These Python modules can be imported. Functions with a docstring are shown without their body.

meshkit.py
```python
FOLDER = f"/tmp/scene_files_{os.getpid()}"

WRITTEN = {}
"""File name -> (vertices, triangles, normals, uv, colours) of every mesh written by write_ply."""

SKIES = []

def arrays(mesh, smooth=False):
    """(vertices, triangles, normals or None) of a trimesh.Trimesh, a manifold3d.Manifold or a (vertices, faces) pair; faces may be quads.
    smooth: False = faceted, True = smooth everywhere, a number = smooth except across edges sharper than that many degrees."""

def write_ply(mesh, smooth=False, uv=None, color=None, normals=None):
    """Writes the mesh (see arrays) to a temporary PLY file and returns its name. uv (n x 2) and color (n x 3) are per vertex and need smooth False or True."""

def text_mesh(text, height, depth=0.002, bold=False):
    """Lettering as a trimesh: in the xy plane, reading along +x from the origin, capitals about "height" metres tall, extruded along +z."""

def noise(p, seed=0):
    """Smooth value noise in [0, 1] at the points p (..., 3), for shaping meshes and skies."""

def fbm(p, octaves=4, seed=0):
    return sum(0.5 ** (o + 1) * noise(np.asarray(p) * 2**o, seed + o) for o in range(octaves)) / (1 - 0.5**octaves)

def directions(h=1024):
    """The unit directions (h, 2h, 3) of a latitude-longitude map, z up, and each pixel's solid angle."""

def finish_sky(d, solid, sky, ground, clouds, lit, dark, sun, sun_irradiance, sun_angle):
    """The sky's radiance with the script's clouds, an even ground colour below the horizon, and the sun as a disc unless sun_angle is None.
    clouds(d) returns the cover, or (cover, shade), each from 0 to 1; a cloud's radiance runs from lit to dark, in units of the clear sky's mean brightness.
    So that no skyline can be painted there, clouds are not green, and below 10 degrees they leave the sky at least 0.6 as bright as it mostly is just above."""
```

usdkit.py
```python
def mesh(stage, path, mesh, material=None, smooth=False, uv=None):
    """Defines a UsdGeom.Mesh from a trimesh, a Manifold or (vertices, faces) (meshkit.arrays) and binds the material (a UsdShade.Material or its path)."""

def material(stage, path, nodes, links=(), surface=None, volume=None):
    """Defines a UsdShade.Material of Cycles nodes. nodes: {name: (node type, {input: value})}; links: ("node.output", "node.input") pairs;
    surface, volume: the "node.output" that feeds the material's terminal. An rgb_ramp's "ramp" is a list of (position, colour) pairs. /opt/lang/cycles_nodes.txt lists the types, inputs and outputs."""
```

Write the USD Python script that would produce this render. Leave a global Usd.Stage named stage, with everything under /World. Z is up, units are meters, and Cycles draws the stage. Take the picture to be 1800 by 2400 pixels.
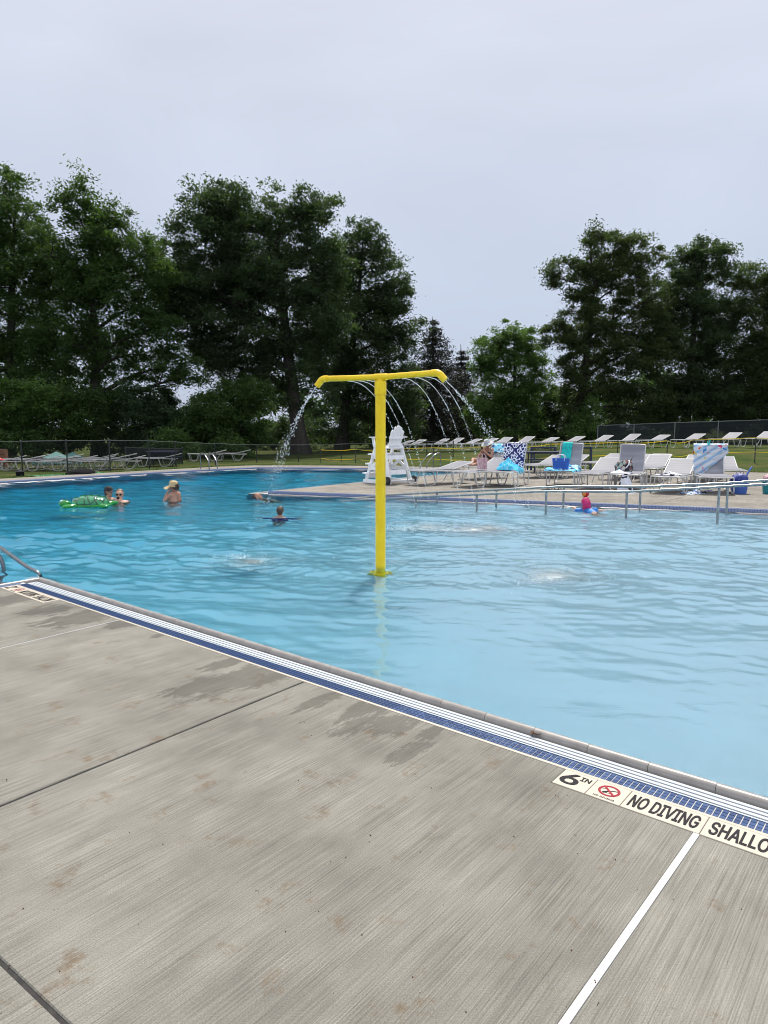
import math, random, glob
import numpy as np, trimesh, shapely, usdkit, meshkit
from shapely.geometry import Polygon, LineString, Point, box as sbox
from shapely.ops import unary_union
from manifold3d import Manifold, OpType
from pxr import Usd, UsdGeom, UsdLux, UsdShade, Gf, Sdf

PI = math.pi
rng = np.random.default_rng(7)
random.seed(7)
stage = Usd.Stage.CreateInMemory()
UsdGeom.SetStageUpAxis(stage, UsdGeom.Tokens.z)
UsdGeom.Xform.Define(stage, '/World')
stage.SetDefaultPrim(stage.GetPrimAtPath('/World'))

# ---------------------------------------------------------------- camera
F_PX, HORIZON, CAM_H = 1600.0, 1005.0, 1.58
PITCH = math.atan((HORIZON - 1200.0) / F_PX)
cam = UsdGeom.Camera.Define(stage, '/World/camera')
cam.CreateHorizontalApertureAttr(36.0)
cam.CreateVerticalApertureAttr(48.0)
cam.CreateFocalLengthAttr(36.0 * F_PX / 1800.0)
cam.CreateClippingRangeAttr(Gf.Vec2f(0.05, 5000.0))
cam.AddTranslateOp().Set(Gf.Vec3d(0, 0, CAM_H))
cam.AddRotateXOp().Set(90.0 + math.degrees(PITCH))
cam.CreateExposureAttr(0.6)

# ---------------------------------------------------------------- sky and sun
SUN_EL, SUN_AZ = math.radians(62), math.radians(14)
SUN = np.array([math.cos(SUN_EL) * math.sin(SUN_AZ), math.cos(SUN_EL) * math.cos(SUN_AZ), math.sin(SUN_EL)])
sun = UsdLux.DistantLight.Define(stage, '/World/sun')
sun.CreateIntensityAttr(0.9)
sun.CreateAngleAttr(4.0)
sun.CreateNormalizeAttr(True)
sun.CreateColorAttr(Gf.Vec3f(1.0, 0.95, 0.87))
sun.AddRotateZOp().Set(-math.degrees(SUN_AZ))
sun.AddRotateXOp().Set(-(90 - math.degrees(SUN_EL)))
SKY_STRENGTH = 0.1
sky_mat = usdkit.material(stage, '/World/Looks/sky_overcast', {
    'tc': ('texture_coordinate', {}),
    'sx': ('separate_xyz', {}),
    'sky': ('sky_texture', {'sky_type': 'single_scattering', 'sun_disc': False, 'sun_elevation': SUN_EL, 'sun_rotation': SUN_AZ}),
    'grad': ('rgb_ramp', {'ramp': [(0.0, (3.2, 3.65, 4.6)), (0.22, (3.85, 4.25, 5.1)), (0.5, (4.8, 5.05, 5.75)), (1.0, (6.6, 6.75, 7.1))]}),
    'mp': ('mapping', {'scale': (1.0, 1.0, 2.6)}),
    'n': ('noise_texture', {'scale': 1.7, 'detail': 6.0, 'roughness': 0.5, 'distortion': 0.6}),
    'nr': ('map_range', {'from_min': 0.3, 'from_max': 0.7, 'to_min': 0.93, 'to_max': 1.07, 'clamp': True}),
    'mul': ('vector_math', {'math_type': 'scale'}),
    'mix': ('mix_color', {'fac': 0.93}),
    'bg': ('background_shader', {'strength': SKY_STRENGTH}),
}, [('tc.generated', 'sx.vector'), ('sx.z', 'grad.fac'), ('tc.generated', 'mp.vector'), ('mp.vector', 'n.vector'), ('n.fac', 'nr.value'),
    ('grad.color', 'mul.vector1'), ('nr.result', 'mul.scale'), ('sky.color', 'mix.a'), ('mul.vector', 'mix.b'), ('mix.result', 'bg.color')],
    surface='bg.background')
dome = UsdLux.DomeLight.Define(stage, '/World/sky')
UsdShade.MaterialBindingAPI.Apply(dome.GetPrim()).Bind(sky_mat)
dome.GetPrim().SetCustomDataByKey('kind', 'structure')

# ---------------------------------------------------------------- helpers
_CP, _SP = math.cos(PITCH), math.sin(PITCH)
def ray(px, py):
    a, b = (px - 900.0) / F_PX, -(py - 1200.0) / F_PX
    return np.array([a, _CP - b * _SP, _SP + b * _CP])
def at(px, py, z=0.0):
    d = ray(px, py); t = (z - CAM_H) / d[2]
    return np.array([d[0] * t, d[1] * t, z])
def atd(px, py, y):
    d = ray(px, py); t = y / d[1]
    return np.array([d[0] * t, y, CAM_H + d[2] * t])
def mpp(y):      # metres per photograph pixel at distance y
    return y / F_PX

used = {}
def numbered(parent, name):
    k = (parent, name); n = used.get(k, 0); used[k] = n + 1
    return name if n == 0 else '%s_%03d' % (name, n)
def pth(x):
    if x is None: return '/World'
    if isinstance(x, str): return x
    return str(x.GetPath())
def meta(p, label=None, cat=None, group=None, kind=None):
    for k, v in (('label', label), ('category', cat), ('group', group), ('kind', kind)):
        if v: p.SetCustomDataByKey(k, v)
    return p
def thing(name, label=None, cat=None, loc=(0, 0, 0), rotz=0.0, group=None, kind=None, scale=None):
    x = UsdGeom.Xform.Define(stage, '/World/' + numbered('/World', name))
    x.AddTranslateOp().Set(Gf.Vec3d(*map(float, loc)))
    x.AddRotateZOp().Set(float(math.degrees(rotz)))
    if scale: x.AddScaleOp().Set(Gf.Vec3f(scale, scale, scale))
    return meta(x.GetPrim(), label, cat, group, kind)
def obj(name, m, mat, parent=None, smooth=False, label=None, cat=None, group=None, kind=None, uv=None):
    par = pth(parent)
    v, f, _ = meshkit.arrays(m.get() if isinstance(m, M) else m)
    if uv is None and len(np.unique(f)) < len(v):
        keep_, f = np.unique(f, return_inverse=True); v = v[keep_]; f = f.reshape(-1, 3)
    p = usdkit.mesh(stage, par + '/' + numbered(par, name), (v, f), mat, smooth=smooth, uv=uv)
    return meta(p.GetPrim(), label, cat, group, kind)
def dup(root, loc, rotz, label, group=None, scale=None):
    c = root.GetCustomData()
    x = UsdGeom.Xform.Define(stage, '/World/' + numbered('/World', root.GetName().rstrip('0123456789_') or root.GetName()))
    x.AddTranslateOp().Set(Gf.Vec3d(*map(float, loc))); x.AddRotateZOp().Set(float(math.degrees(rotz)))
    if scale: x.AddScaleOp().Set(Gf.Vec3f(scale, scale, scale))
    p = x.GetPrim()
    p.GetReferences().AddInternalReference(root.GetPath()); p.SetInstanceable(True)
    return meta(p, label, c.get('category'), group or c.get('group'))
def place(root, loc, rotz, scale=None):
    for op in UsdGeom.Xformable(root).GetOrderedXformOps():
        if op.GetOpType() == UsdGeom.XformOp.TypeTranslate: op.Set(Gf.Vec3d(*map(float, loc)))
        if op.GetOpType() == UsdGeom.XformOp.TypeRotateZ: op.Set(float(math.degrees(rotz)))

BOXF = np.array([[0,2,1],[0,3,2],[4,5,6],[4,6,7],[0,1,5],[0,5,4],[1,2,6],[1,6,5],[2,3,7],[2,7,6],[3,0,4],[3,4,7]])
BOXV = np.array([[-1,-1,-1],[1,-1,-1],[1,1,-1],[-1,1,-1],[-1,-1,1],[1,-1,1],[1,1,1],[-1,1,1]]) * 0.5
class M:
    """A mesh under construction."""
    def __init__(s): s.v = []; s.f = []; s.n = 0
    def add(s, v, f):
        v = np.asarray(v, float); f = np.asarray(f, int)
        if f.ndim == 2 and f.shape[1] == 4: f = np.vstack([f[:, [0, 1, 2]], f[:, [0, 2, 3]]])
        s.v.append(v); s.f.append(f + s.n); s.n += len(v); return s
    def mesh(s, m):
        v, f, _ = meshkit.arrays(m); return s.add(v, f)
    def box(s, c, size, ax=None):
        v = BOXV * np.asarray(size, float)
        if ax is not None: v = v @ np.asarray(ax, float)
        return s.add(v + np.asarray(c, float), BOXF)
    def bar(s, a, b, w, h, up=(0, 0, 1)):
        """A rectangular bar from a to b, w wide across up, h along up."""
        a, b, up = (np.asarray(x, float) for x in (a, b, up))
        d = b - a; L = np.linalg.norm(d); d /= L
        sd = np.cross(d, up); sd /= np.linalg.norm(sd); u = np.cross(sd, d)
        return s.box((a + b) / 2, (L, w, h), np.array([d, sd, u]))
    def tube(s, pts, r, sides=8, closed=False, cap=True):
        p = np.asarray(pts, float); n = len(p); r = np.broadcast_to(np.asarray(r, float), (n,))
        t = np.roll(p, -1, 0) - np.roll(p, 1, 0) if closed else np.gradient(p, axis=0)
        t /= np.linalg.norm(t, axis=1, keepdims=True) + 1e-12
        ref = np.array([0, 0, 1.0]) if abs(t[0, 2]) < 0.9 else np.array([1.0, 0, 0])
        a = np.cross(t[0], ref); a /= np.linalg.norm(a); fr = []
        for i in range(n):
            a = a - t[i] * (a @ t[i]); a /= np.linalg.norm(a) + 1e-12
            fr.append((a, np.cross(t[i], a)))
        A = np.array([x[0] for x in fr]); B = np.array([x[1] for x in fr]); ang = np.arange(sides) * 2 * PI / sides
        v = p[:, None] + r[:, None, None] * (np.cos(ang)[None, :, None] * A[:, None] + np.sin(ang)[None, :, None] * B[:, None])
        m = n if closed else n - 1
        i, j = np.meshgrid(np.arange(m), np.arange(sides), indexing='ij'); i2 = (i + 1) % n; j2 = (j + 1) % sides
        q = np.stack([i * sides + j, i * sides + j2, i2 * sides + j2, i2 * sides + j], -1).reshape(-1, 4)
        v = v.reshape(-1, 3); f = [q[:, [0, 1, 2]], q[:, [0, 2, 3]]]
        if cap and not closed:
            k = np.arange(1, sides - 1)
            f.append(np.stack([0 * k, k + 1, k], 1)); o = (n - 1) * sides; f.append(np.stack([o + 0 * k, o + k, o + k + 1], 1))
        return s.add(v, np.vstack(f))
    def lathe(s, prof, sides=24, c=(0, 0, 0), axis=None):
        p = np.asarray(prof, float); ang = np.arange(sides) * 2 * PI / sides
        v = np.stack([p[:, :1] * np.cos(ang), p[:, :1] * np.sin(ang), np.repeat(p[:, 1:], sides, 1)], -1)
        n = len(p); i, j = np.meshgrid(np.arange(n - 1), np.arange(sides), indexing='ij'); j2 = (j + 1) % sides
        q = np.stack([i * sides + j, i * sides + j2, (i + 1) * sides + j2, (i + 1) * sides + j], -1).reshape(-1, 4)
        v = v.reshape(-1, 3)
        if axis is not None: v = v @ frame(axis)
        return s.add(v + np.asarray(c, float), q)
    def prism(s, poly, z0, z1):
        for g in getattr(poly, 'geoms', [poly]):
            if g.is_empty or g.area < 1e-6: continue
            m = trimesh.creation.extrude_polygon(g, z1 - z0, engine='earcut'); m.apply_translation((0, 0, z0)); s.mesh(m)
        return s
    def grid(s, P):
        """A sheet from an (n, m, 3) array."""
        n, m = P.shape[:2]; i, j = np.meshgrid(np.arange(n - 1), np.arange(m - 1), indexing='ij')
        q = np.stack([i * m + j, (i + 1) * m + j, (i + 1) * m + j + 1, i * m + j + 1], -1).reshape(-1, 4)
        return s.add(P.reshape(-1, 3), q)
    def cloth(s, P, th=0.006):
        """A sheet with thickness."""
        n, m = P.shape[:2]
        du = np.gradient(P, axis=0); dv = np.gradient(P, axis=1); N = np.cross(du, dv); N /= np.linalg.norm(N, axis=2, keepdims=True) + 1e-9
        Q = P - N * th; s.grid(P)
        b = s.n; s.grid(Q[:, ::-1])
        rim = [(i, 0) for i in range(n)] + [(n - 1, j) for j in range(1, m)] + [(i, m - 1) for i in range(n - 2, -1, -1)] + [(0, j) for j in range(m - 2, 0, -1)]
        R = np.array([[P[i, j] for i, j in rim + rim[:1]], [Q[i, j] for i, j in rim + rim[:1]]])
        return s.grid(R)
    def move(s, loc=(0, 0, 0), rz=0.0):
        c, d = math.cos(rz), math.sin(rz); R = np.array([[c, d, 0], [-d, c, 0], [0, 0, 1]])
        s.v = [v @ R + np.asarray(loc, float) for v in s.v]; return s
    def get(s): return np.vstack(s.v), np.vstack(s.f)
def frame(axis):
    w = np.asarray(axis, float); w = w / np.linalg.norm(w)
    a = np.cross([0, 0, 1.0] if abs(w[2]) < 0.9 else [1.0, 0, 0], w); a /= np.linalg.norm(a)
    return np.array([a, np.cross(w, a), w])
def fillet(pts, r, n=5):
    pts = [np.asarray(p, float) for p in pts]; out = [pts[0]]
    for a, b, c in zip(pts[:-2], pts[1:-1], pts[2:]):
        u = a - b; w = c - b; lu, lw = np.linalg.norm(u), np.linalg.norm(w); k = min(r, lu * 0.49, lw * 0.49)
        p, q = b + u / lu * k, b + w / lw * k
        for t in np.linspace(0, 1, n): out.append((1 - t) ** 2 * p + 2 * t * (1 - t) * b + t * t * q)
    return np.array(out + [pts[-1]])
def smoothstep(a, b, x):
    t = np.clip((np.asarray(x, float) - a) / (b - a), 0, 1); return t * t * (3 - 2 * t)

# ---------------------------------------------------------------- materials
MAT = {}
def mat(name, nodes, links=(), surface='p.BSDF', volume=None):
    MAT[name] = usdkit.material(stage, '/World/Looks/' + name, nodes, links, surface=surface, volume=volume); return MAT[name]
def plain(name, col, rough=0.5, metal=0.0, var=0.12, scale=9.0, bump=0.0, coat=0.0, spec=0.5, detail=4.0, sss=0.0):
    """A principled material whose colour wanders a little with noise."""
    lo = tuple(c * (1 - var) for c in col); hi = tuple(min(1, c * (1 + var)) for c in col)
    n = {'tc': ('texture_coordinate', {}), 'n': ('noise_texture', {'scale': scale, 'detail': detail, 'roughness': 0.6}),
         'r': ('rgb_ramp', {'ramp': [(0.3, lo), (0.7, hi)]}),
         'p': ('principled_bsdf', {'roughness': rough, 'metallic': metal, 'coat_weight': coat, 'specular_ior_level': spec, 'subsurface_weight': sss})}
    l = [('tc.object', 'n.vector'), ('n.fac', 'r.fac'), ('r.color', 'p.base_color')]
    if bump:
        n['b'] = ('bump', {'strength': bump, 'distance': 0.01}); l += [('n.fac', 'b.height'), ('b.normal', 'p.normal')]
    return mat(name, n, l)

plain('yellow_paint', (0.82, 0.56, 0.004), 0.36, var=0.09, scale=5, bump=0.05)
plain('white_wood', (0.80, 0.81, 0.83), 0.5, var=0.05, scale=6, bump=0.05)
plain('black_rubber', (0.012, 0.012, 0.013), 0.6)
plain('steel', (0.27, 0.28, 0.29), 0.2, metal=1.0, var=0.06, scale=20)
plain('rail_steel', (0.26, 0.29, 0.30), 0.32, metal=0.8, var=0.1, scale=12)
plain('white_frame', (0.50, 0.50, 0.495), 0.35, var=0.06)
plain('navy_metal', (0.012, 0.018, 0.05), 0.42, var=0.1)
plain('fence_dark', (0.018, 0.022, 0.02), 0.5)
plain('fence_grey', (0.13, 0.145, 0.145), 0.5, metal=0.3)
plain('caulk_white', (0.55, 0.55, 0.56), 0.6, var=0.07, scale=14)
plain('joint_dark', (0.028, 0.026, 0.025), 0.9, var=0.3, scale=30)
plain('grout', (0.45, 0.45, 0.43), 0.8)
plain('grate_white', (0.50, 0.54, 0.58), 0.4, var=0.05)
plain('tile_cream', (0.45, 0.405, 0.335), 0.5, var=0.06, scale=25, bump=0.02)
plain('letter_black', (0.012, 0.011, 0.014), 0.6, spec=0.15)
plain('sign_red', (0.26, 0.012, 0.025), 0.55, spec=0.2)
plain('bark', (0.03, 0.025, 0.02), 0.9, var=0.45, scale=7, bump=0.6)
plain('tarp_black', (0.01, 0.01, 0.012), 0.9, spec=0.08)
plain('mat_green', (0.02, 0.16, 0.06), 0.8, var=0.2)
plain('canopy_teal', (0.09, 0.22, 0.21), 0.8, var=0.12)
plain('skin', (0.52, 0.29, 0.205), 0.5, var=0.08, scale=5, sss=0.06)
plain('skin_tan', (0.40, 0.205, 0.135), 0.5, var=0.08, scale=5, sss=0.06)
plain('hair_brown', (0.05, 0.028, 0.018), 0.5, var=0.4, scale=30)
plain('hair_fair', (0.20, 0.13, 0.075), 0.5, var=0.35, scale=30)
plain('cap_dark', (0.02, 0.014, 0.016), 0.8)
plain('straw', (0.52, 0.37, 0.19), 0.8, var=0.2, scale=60, bump=0.3)
plain('hat_grey', (0.40, 0.41, 0.43), 0.85, var=0.1)
plain('hat_pink', (0.46, 0.02, 0.13), 0.75, var=0.12)
plain('swim_black', (0.012, 0.012, 0.018), 0.6)
plain('swim_blue', (0.02, 0.17, 0.50), 0.55)
plain('swim_royal', (0.012, 0.03, 0.20), 0.55)
plain('lens_black', (0.008, 0.008, 0.01), 0.12)
plain('phone_black', (0.01, 0.01, 0.012), 0.2)
plain('towel_cyan', (0.06, 0.44, 0.66), 0.95, var=0.18, scale=12, bump=0.3)
plain('towel_turquoise', (0.01, 0.40, 0.38), 0.95, var=0.2, scale=12, bump=0.3)
plain('tote_blue', (0.018, 0.095, 0.42), 0.55, var=0.08)
plain('tub_blue', (0.035, 0.10, 0.36), 0.5, var=0.08)
plain('tub_teal', (0.005, 0.20, 0.23), 0.5, var=0.08)
plain('strap_white', (0.6, 0.6, 0.72), 0.5)
plain('shirt_white', (0.68, 0.70, 0.78), 0.9)
plain('red_cloth', (0.50, 0.03, 0.02), 0.85)
plain('leaf_dead', (0.09, 0.035, 0.012), 0.8, var=0.4, scale=60)
plain('box_brown', (0.16, 0.07, 0.035), 0.8)
plain('foam_white', (0.84, 0.93, 0.96), 0.4)

# brushed concrete: strokes run across the pool edge
P0, P1 = at(1328, 1799), at(150, 1406.8)
E_DIR = (P0 - P1) / np.linalg.norm(P0 - P1)                 # along the near pool edge, towards the right
N_DIR = np.array([-E_DIR[1], E_DIR[0], 0.0])                # across it, towards the water
BR = math.atan2(N_DIR[1], N_DIR[0])                         # direction of the brush strokes
def concrete(name, base, stains=(), rot=0.0):
    lo, mid, hi = (tuple(c * k for c in base) for k in (0.70, 1.0, 1.28))
    n = {'g': ('geometry', {}),
         'rotv': ('vector_rotate', {'rotate_type': 'z_axis', 'angle': -(BR + rot)}),
         'm1': ('mapping', {'scale': (2.2, 210.0, 1.0)}), 'n1': ('noise_texture', {'scale': 1.0, 'detail': 3.0, 'roughness': 0.6}),
         'm2': ('mapping', {'scale': (2.6, 8.0, 1.0)}), 'n2': ('noise_texture', {'scale': 1.0, 'detail': 5.0, 'roughness': 0.6}),
         'n3': ('noise_texture', {'scale': 210.0, 'detail': 3.0, 'roughness': 0.7}), 'n4': ('noise_texture', {'scale': 1.3, 'detail': 5.0, 'roughness': 0.62}),
         'n5': ('noise_texture', {'scale': 4.6, 'detail': 9.0, 'roughness': 0.74}),
         'r1': ('map_range', {'from_min': 0.25, 'from_max': 0.75, 'to_min': 0.60, 'to_max': 1.36, 'clamp': True}),
         'r2': ('map_range', {'from_min': 0.3, 'from_max': 0.7, 'to_min': 0.90, 'to_max': 1.10, 'clamp': True}),
         'r3': ('map_range', {'from_min': 0.2, 'from_max': 0.8, 'to_min': 0.55, 'to_max': 1.45, 'clamp': True}),
         'c4': ('rgb_ramp', {'ramp': [(0.28, lo), (0.5, mid), (0.72, hi)]}),
         'rust': ('rgb_ramp', {'ramp': [(0.565, (0, 0, 0)), (0.68, (1, 1, 1))]}),
         'rs': ('math', {'math_type': 'multiply', 'value2': 0.8}),
         'mr': ('mix_color', {'b': (base[0] * 0.72, base[1] * 0.54, base[2] * 0.38)}),
         'a': ('vector_math', {'math_type': 'scale'}), 'b': ('vector_math', {'math_type': 'scale'}), 'c0': ('vector_math', {'math_type': 'scale'}), 'oi': ('object_info', {}), 'orr': ('map_range', {'to_min': 0.93, 'to_max': 1.06}), 'c': ('vector_math', {'math_type': 'scale'}),
         'bp': ('bump', {'strength': 0.55, 'distance': 0.003}), 'wm': ('mix_color', {}), 'wet': ('vector_math', {'math_type': 'multiply', 'vector2': (0.55, 0.54, 0.52)}),
         'rg': ('map_range', {'from_min': 0.0, 'from_max': 1.0, 'to_min': 0.88, 'to_max': 0.5}),
         'zero': ('value', {'value': 0.0}),
         'wm1': ('mapping', {'scale': (5.0, 17.0, 1.0)}), 'wn': ('noise_texture', {'scale': 1.0, 'detail': 10.0, 'roughness': 0.78}), 'wn2': ('math', {'math_type': 'subtract', 'value2': 0.5}), 'wn3': ('math', {'math_type': 'multiply', 'value2': 4.6}),
         'p': ('principled_bsdf', {'specular_ior_level': 0.25})}
    l = [('g.position', 'rotv.vector'), ('rotv.vector', 'm1.vector'), ('m1.vector', 'n1.vector'), ('rotv.vector', 'm2.vector'), ('m2.vector', 'n2.vector'),
         ('g.position', 'n3.vector'), ('g.position', 'n4.vector'), ('g.position', 'n5.vector'), ('n1.fac', 'r1.value'), ('n2.fac', 'r2.value'), ('n3.fac', 'r3.value'),
         ('n4.fac', 'c4.fac'), ('n5.fac', 'rust.fac'), ('rust.color', 'rs.value1'), ('rs.value', 'mr.fac'), ('c4.color', 'mr.a'),
         ('mr.result', 'a.vector1'), ('r1.result', 'a.scale'), ('a.vector', 'b.vector1'), ('r2.result', 'b.scale'), ('b.vector', 'c0.vector1'), ('oi.random', 'orr.value'), ('orr.result', 'c0.scale'), ('c0.vector', 'c.vector1'), ('r3.result', 'c.scale'),
         ('n1.fac', 'bp.height'), ('bp.normal', 'p.normal'), ('rotv.vector', 'wm1.vector'), ('wm1.vector', 'wn.vector'), ('wn.fac', 'wn2.value1'), ('wn2.value', 'wn3.value1'),
         ('c.vector', 'wet.vector1'), ('c.vector', 'wm.a'), ('wet.vector', 'wm.b'), ('wm.result', 'p.base_color'), ('rg.result', 'p.roughness')]
    prev = 'zero.value'
    for i, (c, along, across) in enumerate(stains):        # puddle marks: ellipses across the strokes with torn edges
        q = np.array([c @ N_DIR, c @ E_DIR * -1.0])
        n['s%d' % i] = ('mapping', {'mapping_type': 'texture', 'location': (float(q[0]), float(q[1]), 0.0), 'scale': (across, along, 1000.0)})
        n['d%d' % i] = ('vector_math', {'math_type': 'length'}); n['e%d' % i] = ('math', {'math_type': 'add'})
        n['f%d' % i] = ('map_range', {'from_min': 0.99, 'from_max': 0.93, 'to_min': 0.0, 'to_max': 1.0, 'clamp': True}); n['x%d' % i] = ('math', {'math_type': 'maximum'})
        l += [('rotv.vector', 's%d.vector' % i), ('s%d.vector' % i, 'd%d.vector1' % i), ('d%d.value' % i, 'e%d.value1' % i), ('wn3.value', 'e%d.value2' % i),
              ('e%d.value' % i, 'f%d.value' % i), ('f%d.result' % i, 'x%d.value1' % i), (prev, 'x%d.value2' % i)]
        prev = 'x%d.value' % i
    l += [(prev, 'wm.fac'), (prev, 'rg.value')]
    return mat(name, n, l)
wet_marks = [(at(560, 1592), 0.17, 0.42), (at(640, 1585), 0.10, 0.30), (at(455, 1610), 0.10, 0.22), (at(850, 1662), 0.10, 0.20), (at(840, 1695), 0.07, 0.22), (at(920, 1700), 0.10, 0.17),
             (at(755, 1640), 0.06, 0.22), (at(195, 1446), 0.22, 0.38), (at(290, 1462), 0.12, 0.16), (at(110, 1430), 0.16, 0.22), (at(30, 1405), 0.2, 0.3), (at(1010, 1718), 0.05, 0.14), (at(960, 1760), 0.06, 0.16), (at(370, 1490), 0.05, 0.06), (at(525, 1555), 0.07, 0.2)]
concrete('concrete_near', (0.186, 0.178, 0.156), wet_marks)
concrete('concrete_far', (0.21, 0.193, 0.168), rot=0.35)

# glazed mosaic tile, tone by piece
mat('tile_blue', {'g': ('geometry', {}), 'o': ('object_info', {}), 'ad': ('math', {'math_type': 'add'}), 'fr': ('math', {'math_type': 'fraction'}),
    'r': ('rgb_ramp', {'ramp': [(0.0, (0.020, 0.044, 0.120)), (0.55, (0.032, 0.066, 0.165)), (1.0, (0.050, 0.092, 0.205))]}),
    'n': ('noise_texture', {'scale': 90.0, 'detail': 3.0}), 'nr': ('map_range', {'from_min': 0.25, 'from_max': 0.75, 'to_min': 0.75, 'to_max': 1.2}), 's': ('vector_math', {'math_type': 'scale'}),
    'p': ('principled_bsdf', {'roughness': 0.28})},
    [('g.random_per_island', 'ad.value1'), ('o.random', 'ad.value2'), ('ad.value', 'fr.value1'), ('fr.value', 'r.fac'), ('g.position', 'n.vector'), ('n.fac', 'nr.value'), ('r.color', 's.vector1'), ('nr.result', 's.scale'), ('s.vector', 'p.base_color')])
# the far tile bands: too far to tell the pieces apart
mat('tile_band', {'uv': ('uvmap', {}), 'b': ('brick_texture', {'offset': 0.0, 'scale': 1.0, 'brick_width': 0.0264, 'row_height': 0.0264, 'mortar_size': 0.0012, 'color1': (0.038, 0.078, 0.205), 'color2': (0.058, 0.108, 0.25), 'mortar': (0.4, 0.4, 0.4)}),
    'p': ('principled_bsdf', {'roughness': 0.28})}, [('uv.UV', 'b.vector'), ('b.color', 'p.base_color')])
plain('coping', (0.29, 0.268, 0.25), 0.34, var=0.14, scale=14, bump=0.04)
plain('pool_plaster', (0.365, 0.495, 0.60), 0.7, var=0.03, scale=2.0)

# water: clear, mirrored by Fresnel, its body soaks up red light
mat('water', {'g': ('geometry', {}), 'mp': ('mapping', {'rotation': (0, 0, -0.42), 'scale': (0.55, 1.3, 1.0)}), 'n': ('noise_texture', {'scale': 9.0, 'detail': 4.0, 'roughness': 0.6, 'distortion': 0.5}),
    'b': ('bump', {'strength': 0.07, 'distance': 0.04}),
    'fr': ('fresnel', {'IOR': 1.33}), 't': ('refraction_bsdf', {'color': (1.0, 1.0, 1.0), 'IOR': 1.33, 'roughness': 0.0}), 'gl': ('glossy_bsdf', {'color': (1, 1, 1), 'roughness': 0.012}),
    'm': ('mix_closure', {}), 'ab': ('absorption_volume', {'color': (0.02, 0.80, 0.905), 'density': 0.70})},
    [('g.position', 'mp.vector'), ('mp.vector', 'n.vector'), ('n.fac', 'b.height'), ('b.normal', 'fr.normal'), ('b.normal', 'gl.normal'), ('b.normal', 't.normal'),
     ('fr.fac', 'm.fac'), ('t.BSDF', 'm.closure1'), ('gl.BSDF', 'm.closure2')], surface='m.closure', volume='ab.volume')
mat('water_drop', {'a': ('principled_bsdf', {'base_color': (0.86, 0.9, 0.93), 'roughness': 0.08}), 't': ('translucent_bsdf', {'color': (0.8, 0.86, 0.9)}), 'm': ('mix_closure', {'fac': 0.5}), 'x': ('transparent_bsdf', {}), 'm2': ('mix_closure', {'fac': 0.2})},
    [('a.BSDF', 'm.closure1'), ('t.BSDF', 'm.closure2'), ('m.closure', 'm2.closure1'), ('x.BSDF', 'm2.closure2')], surface='m2.closure')

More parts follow.
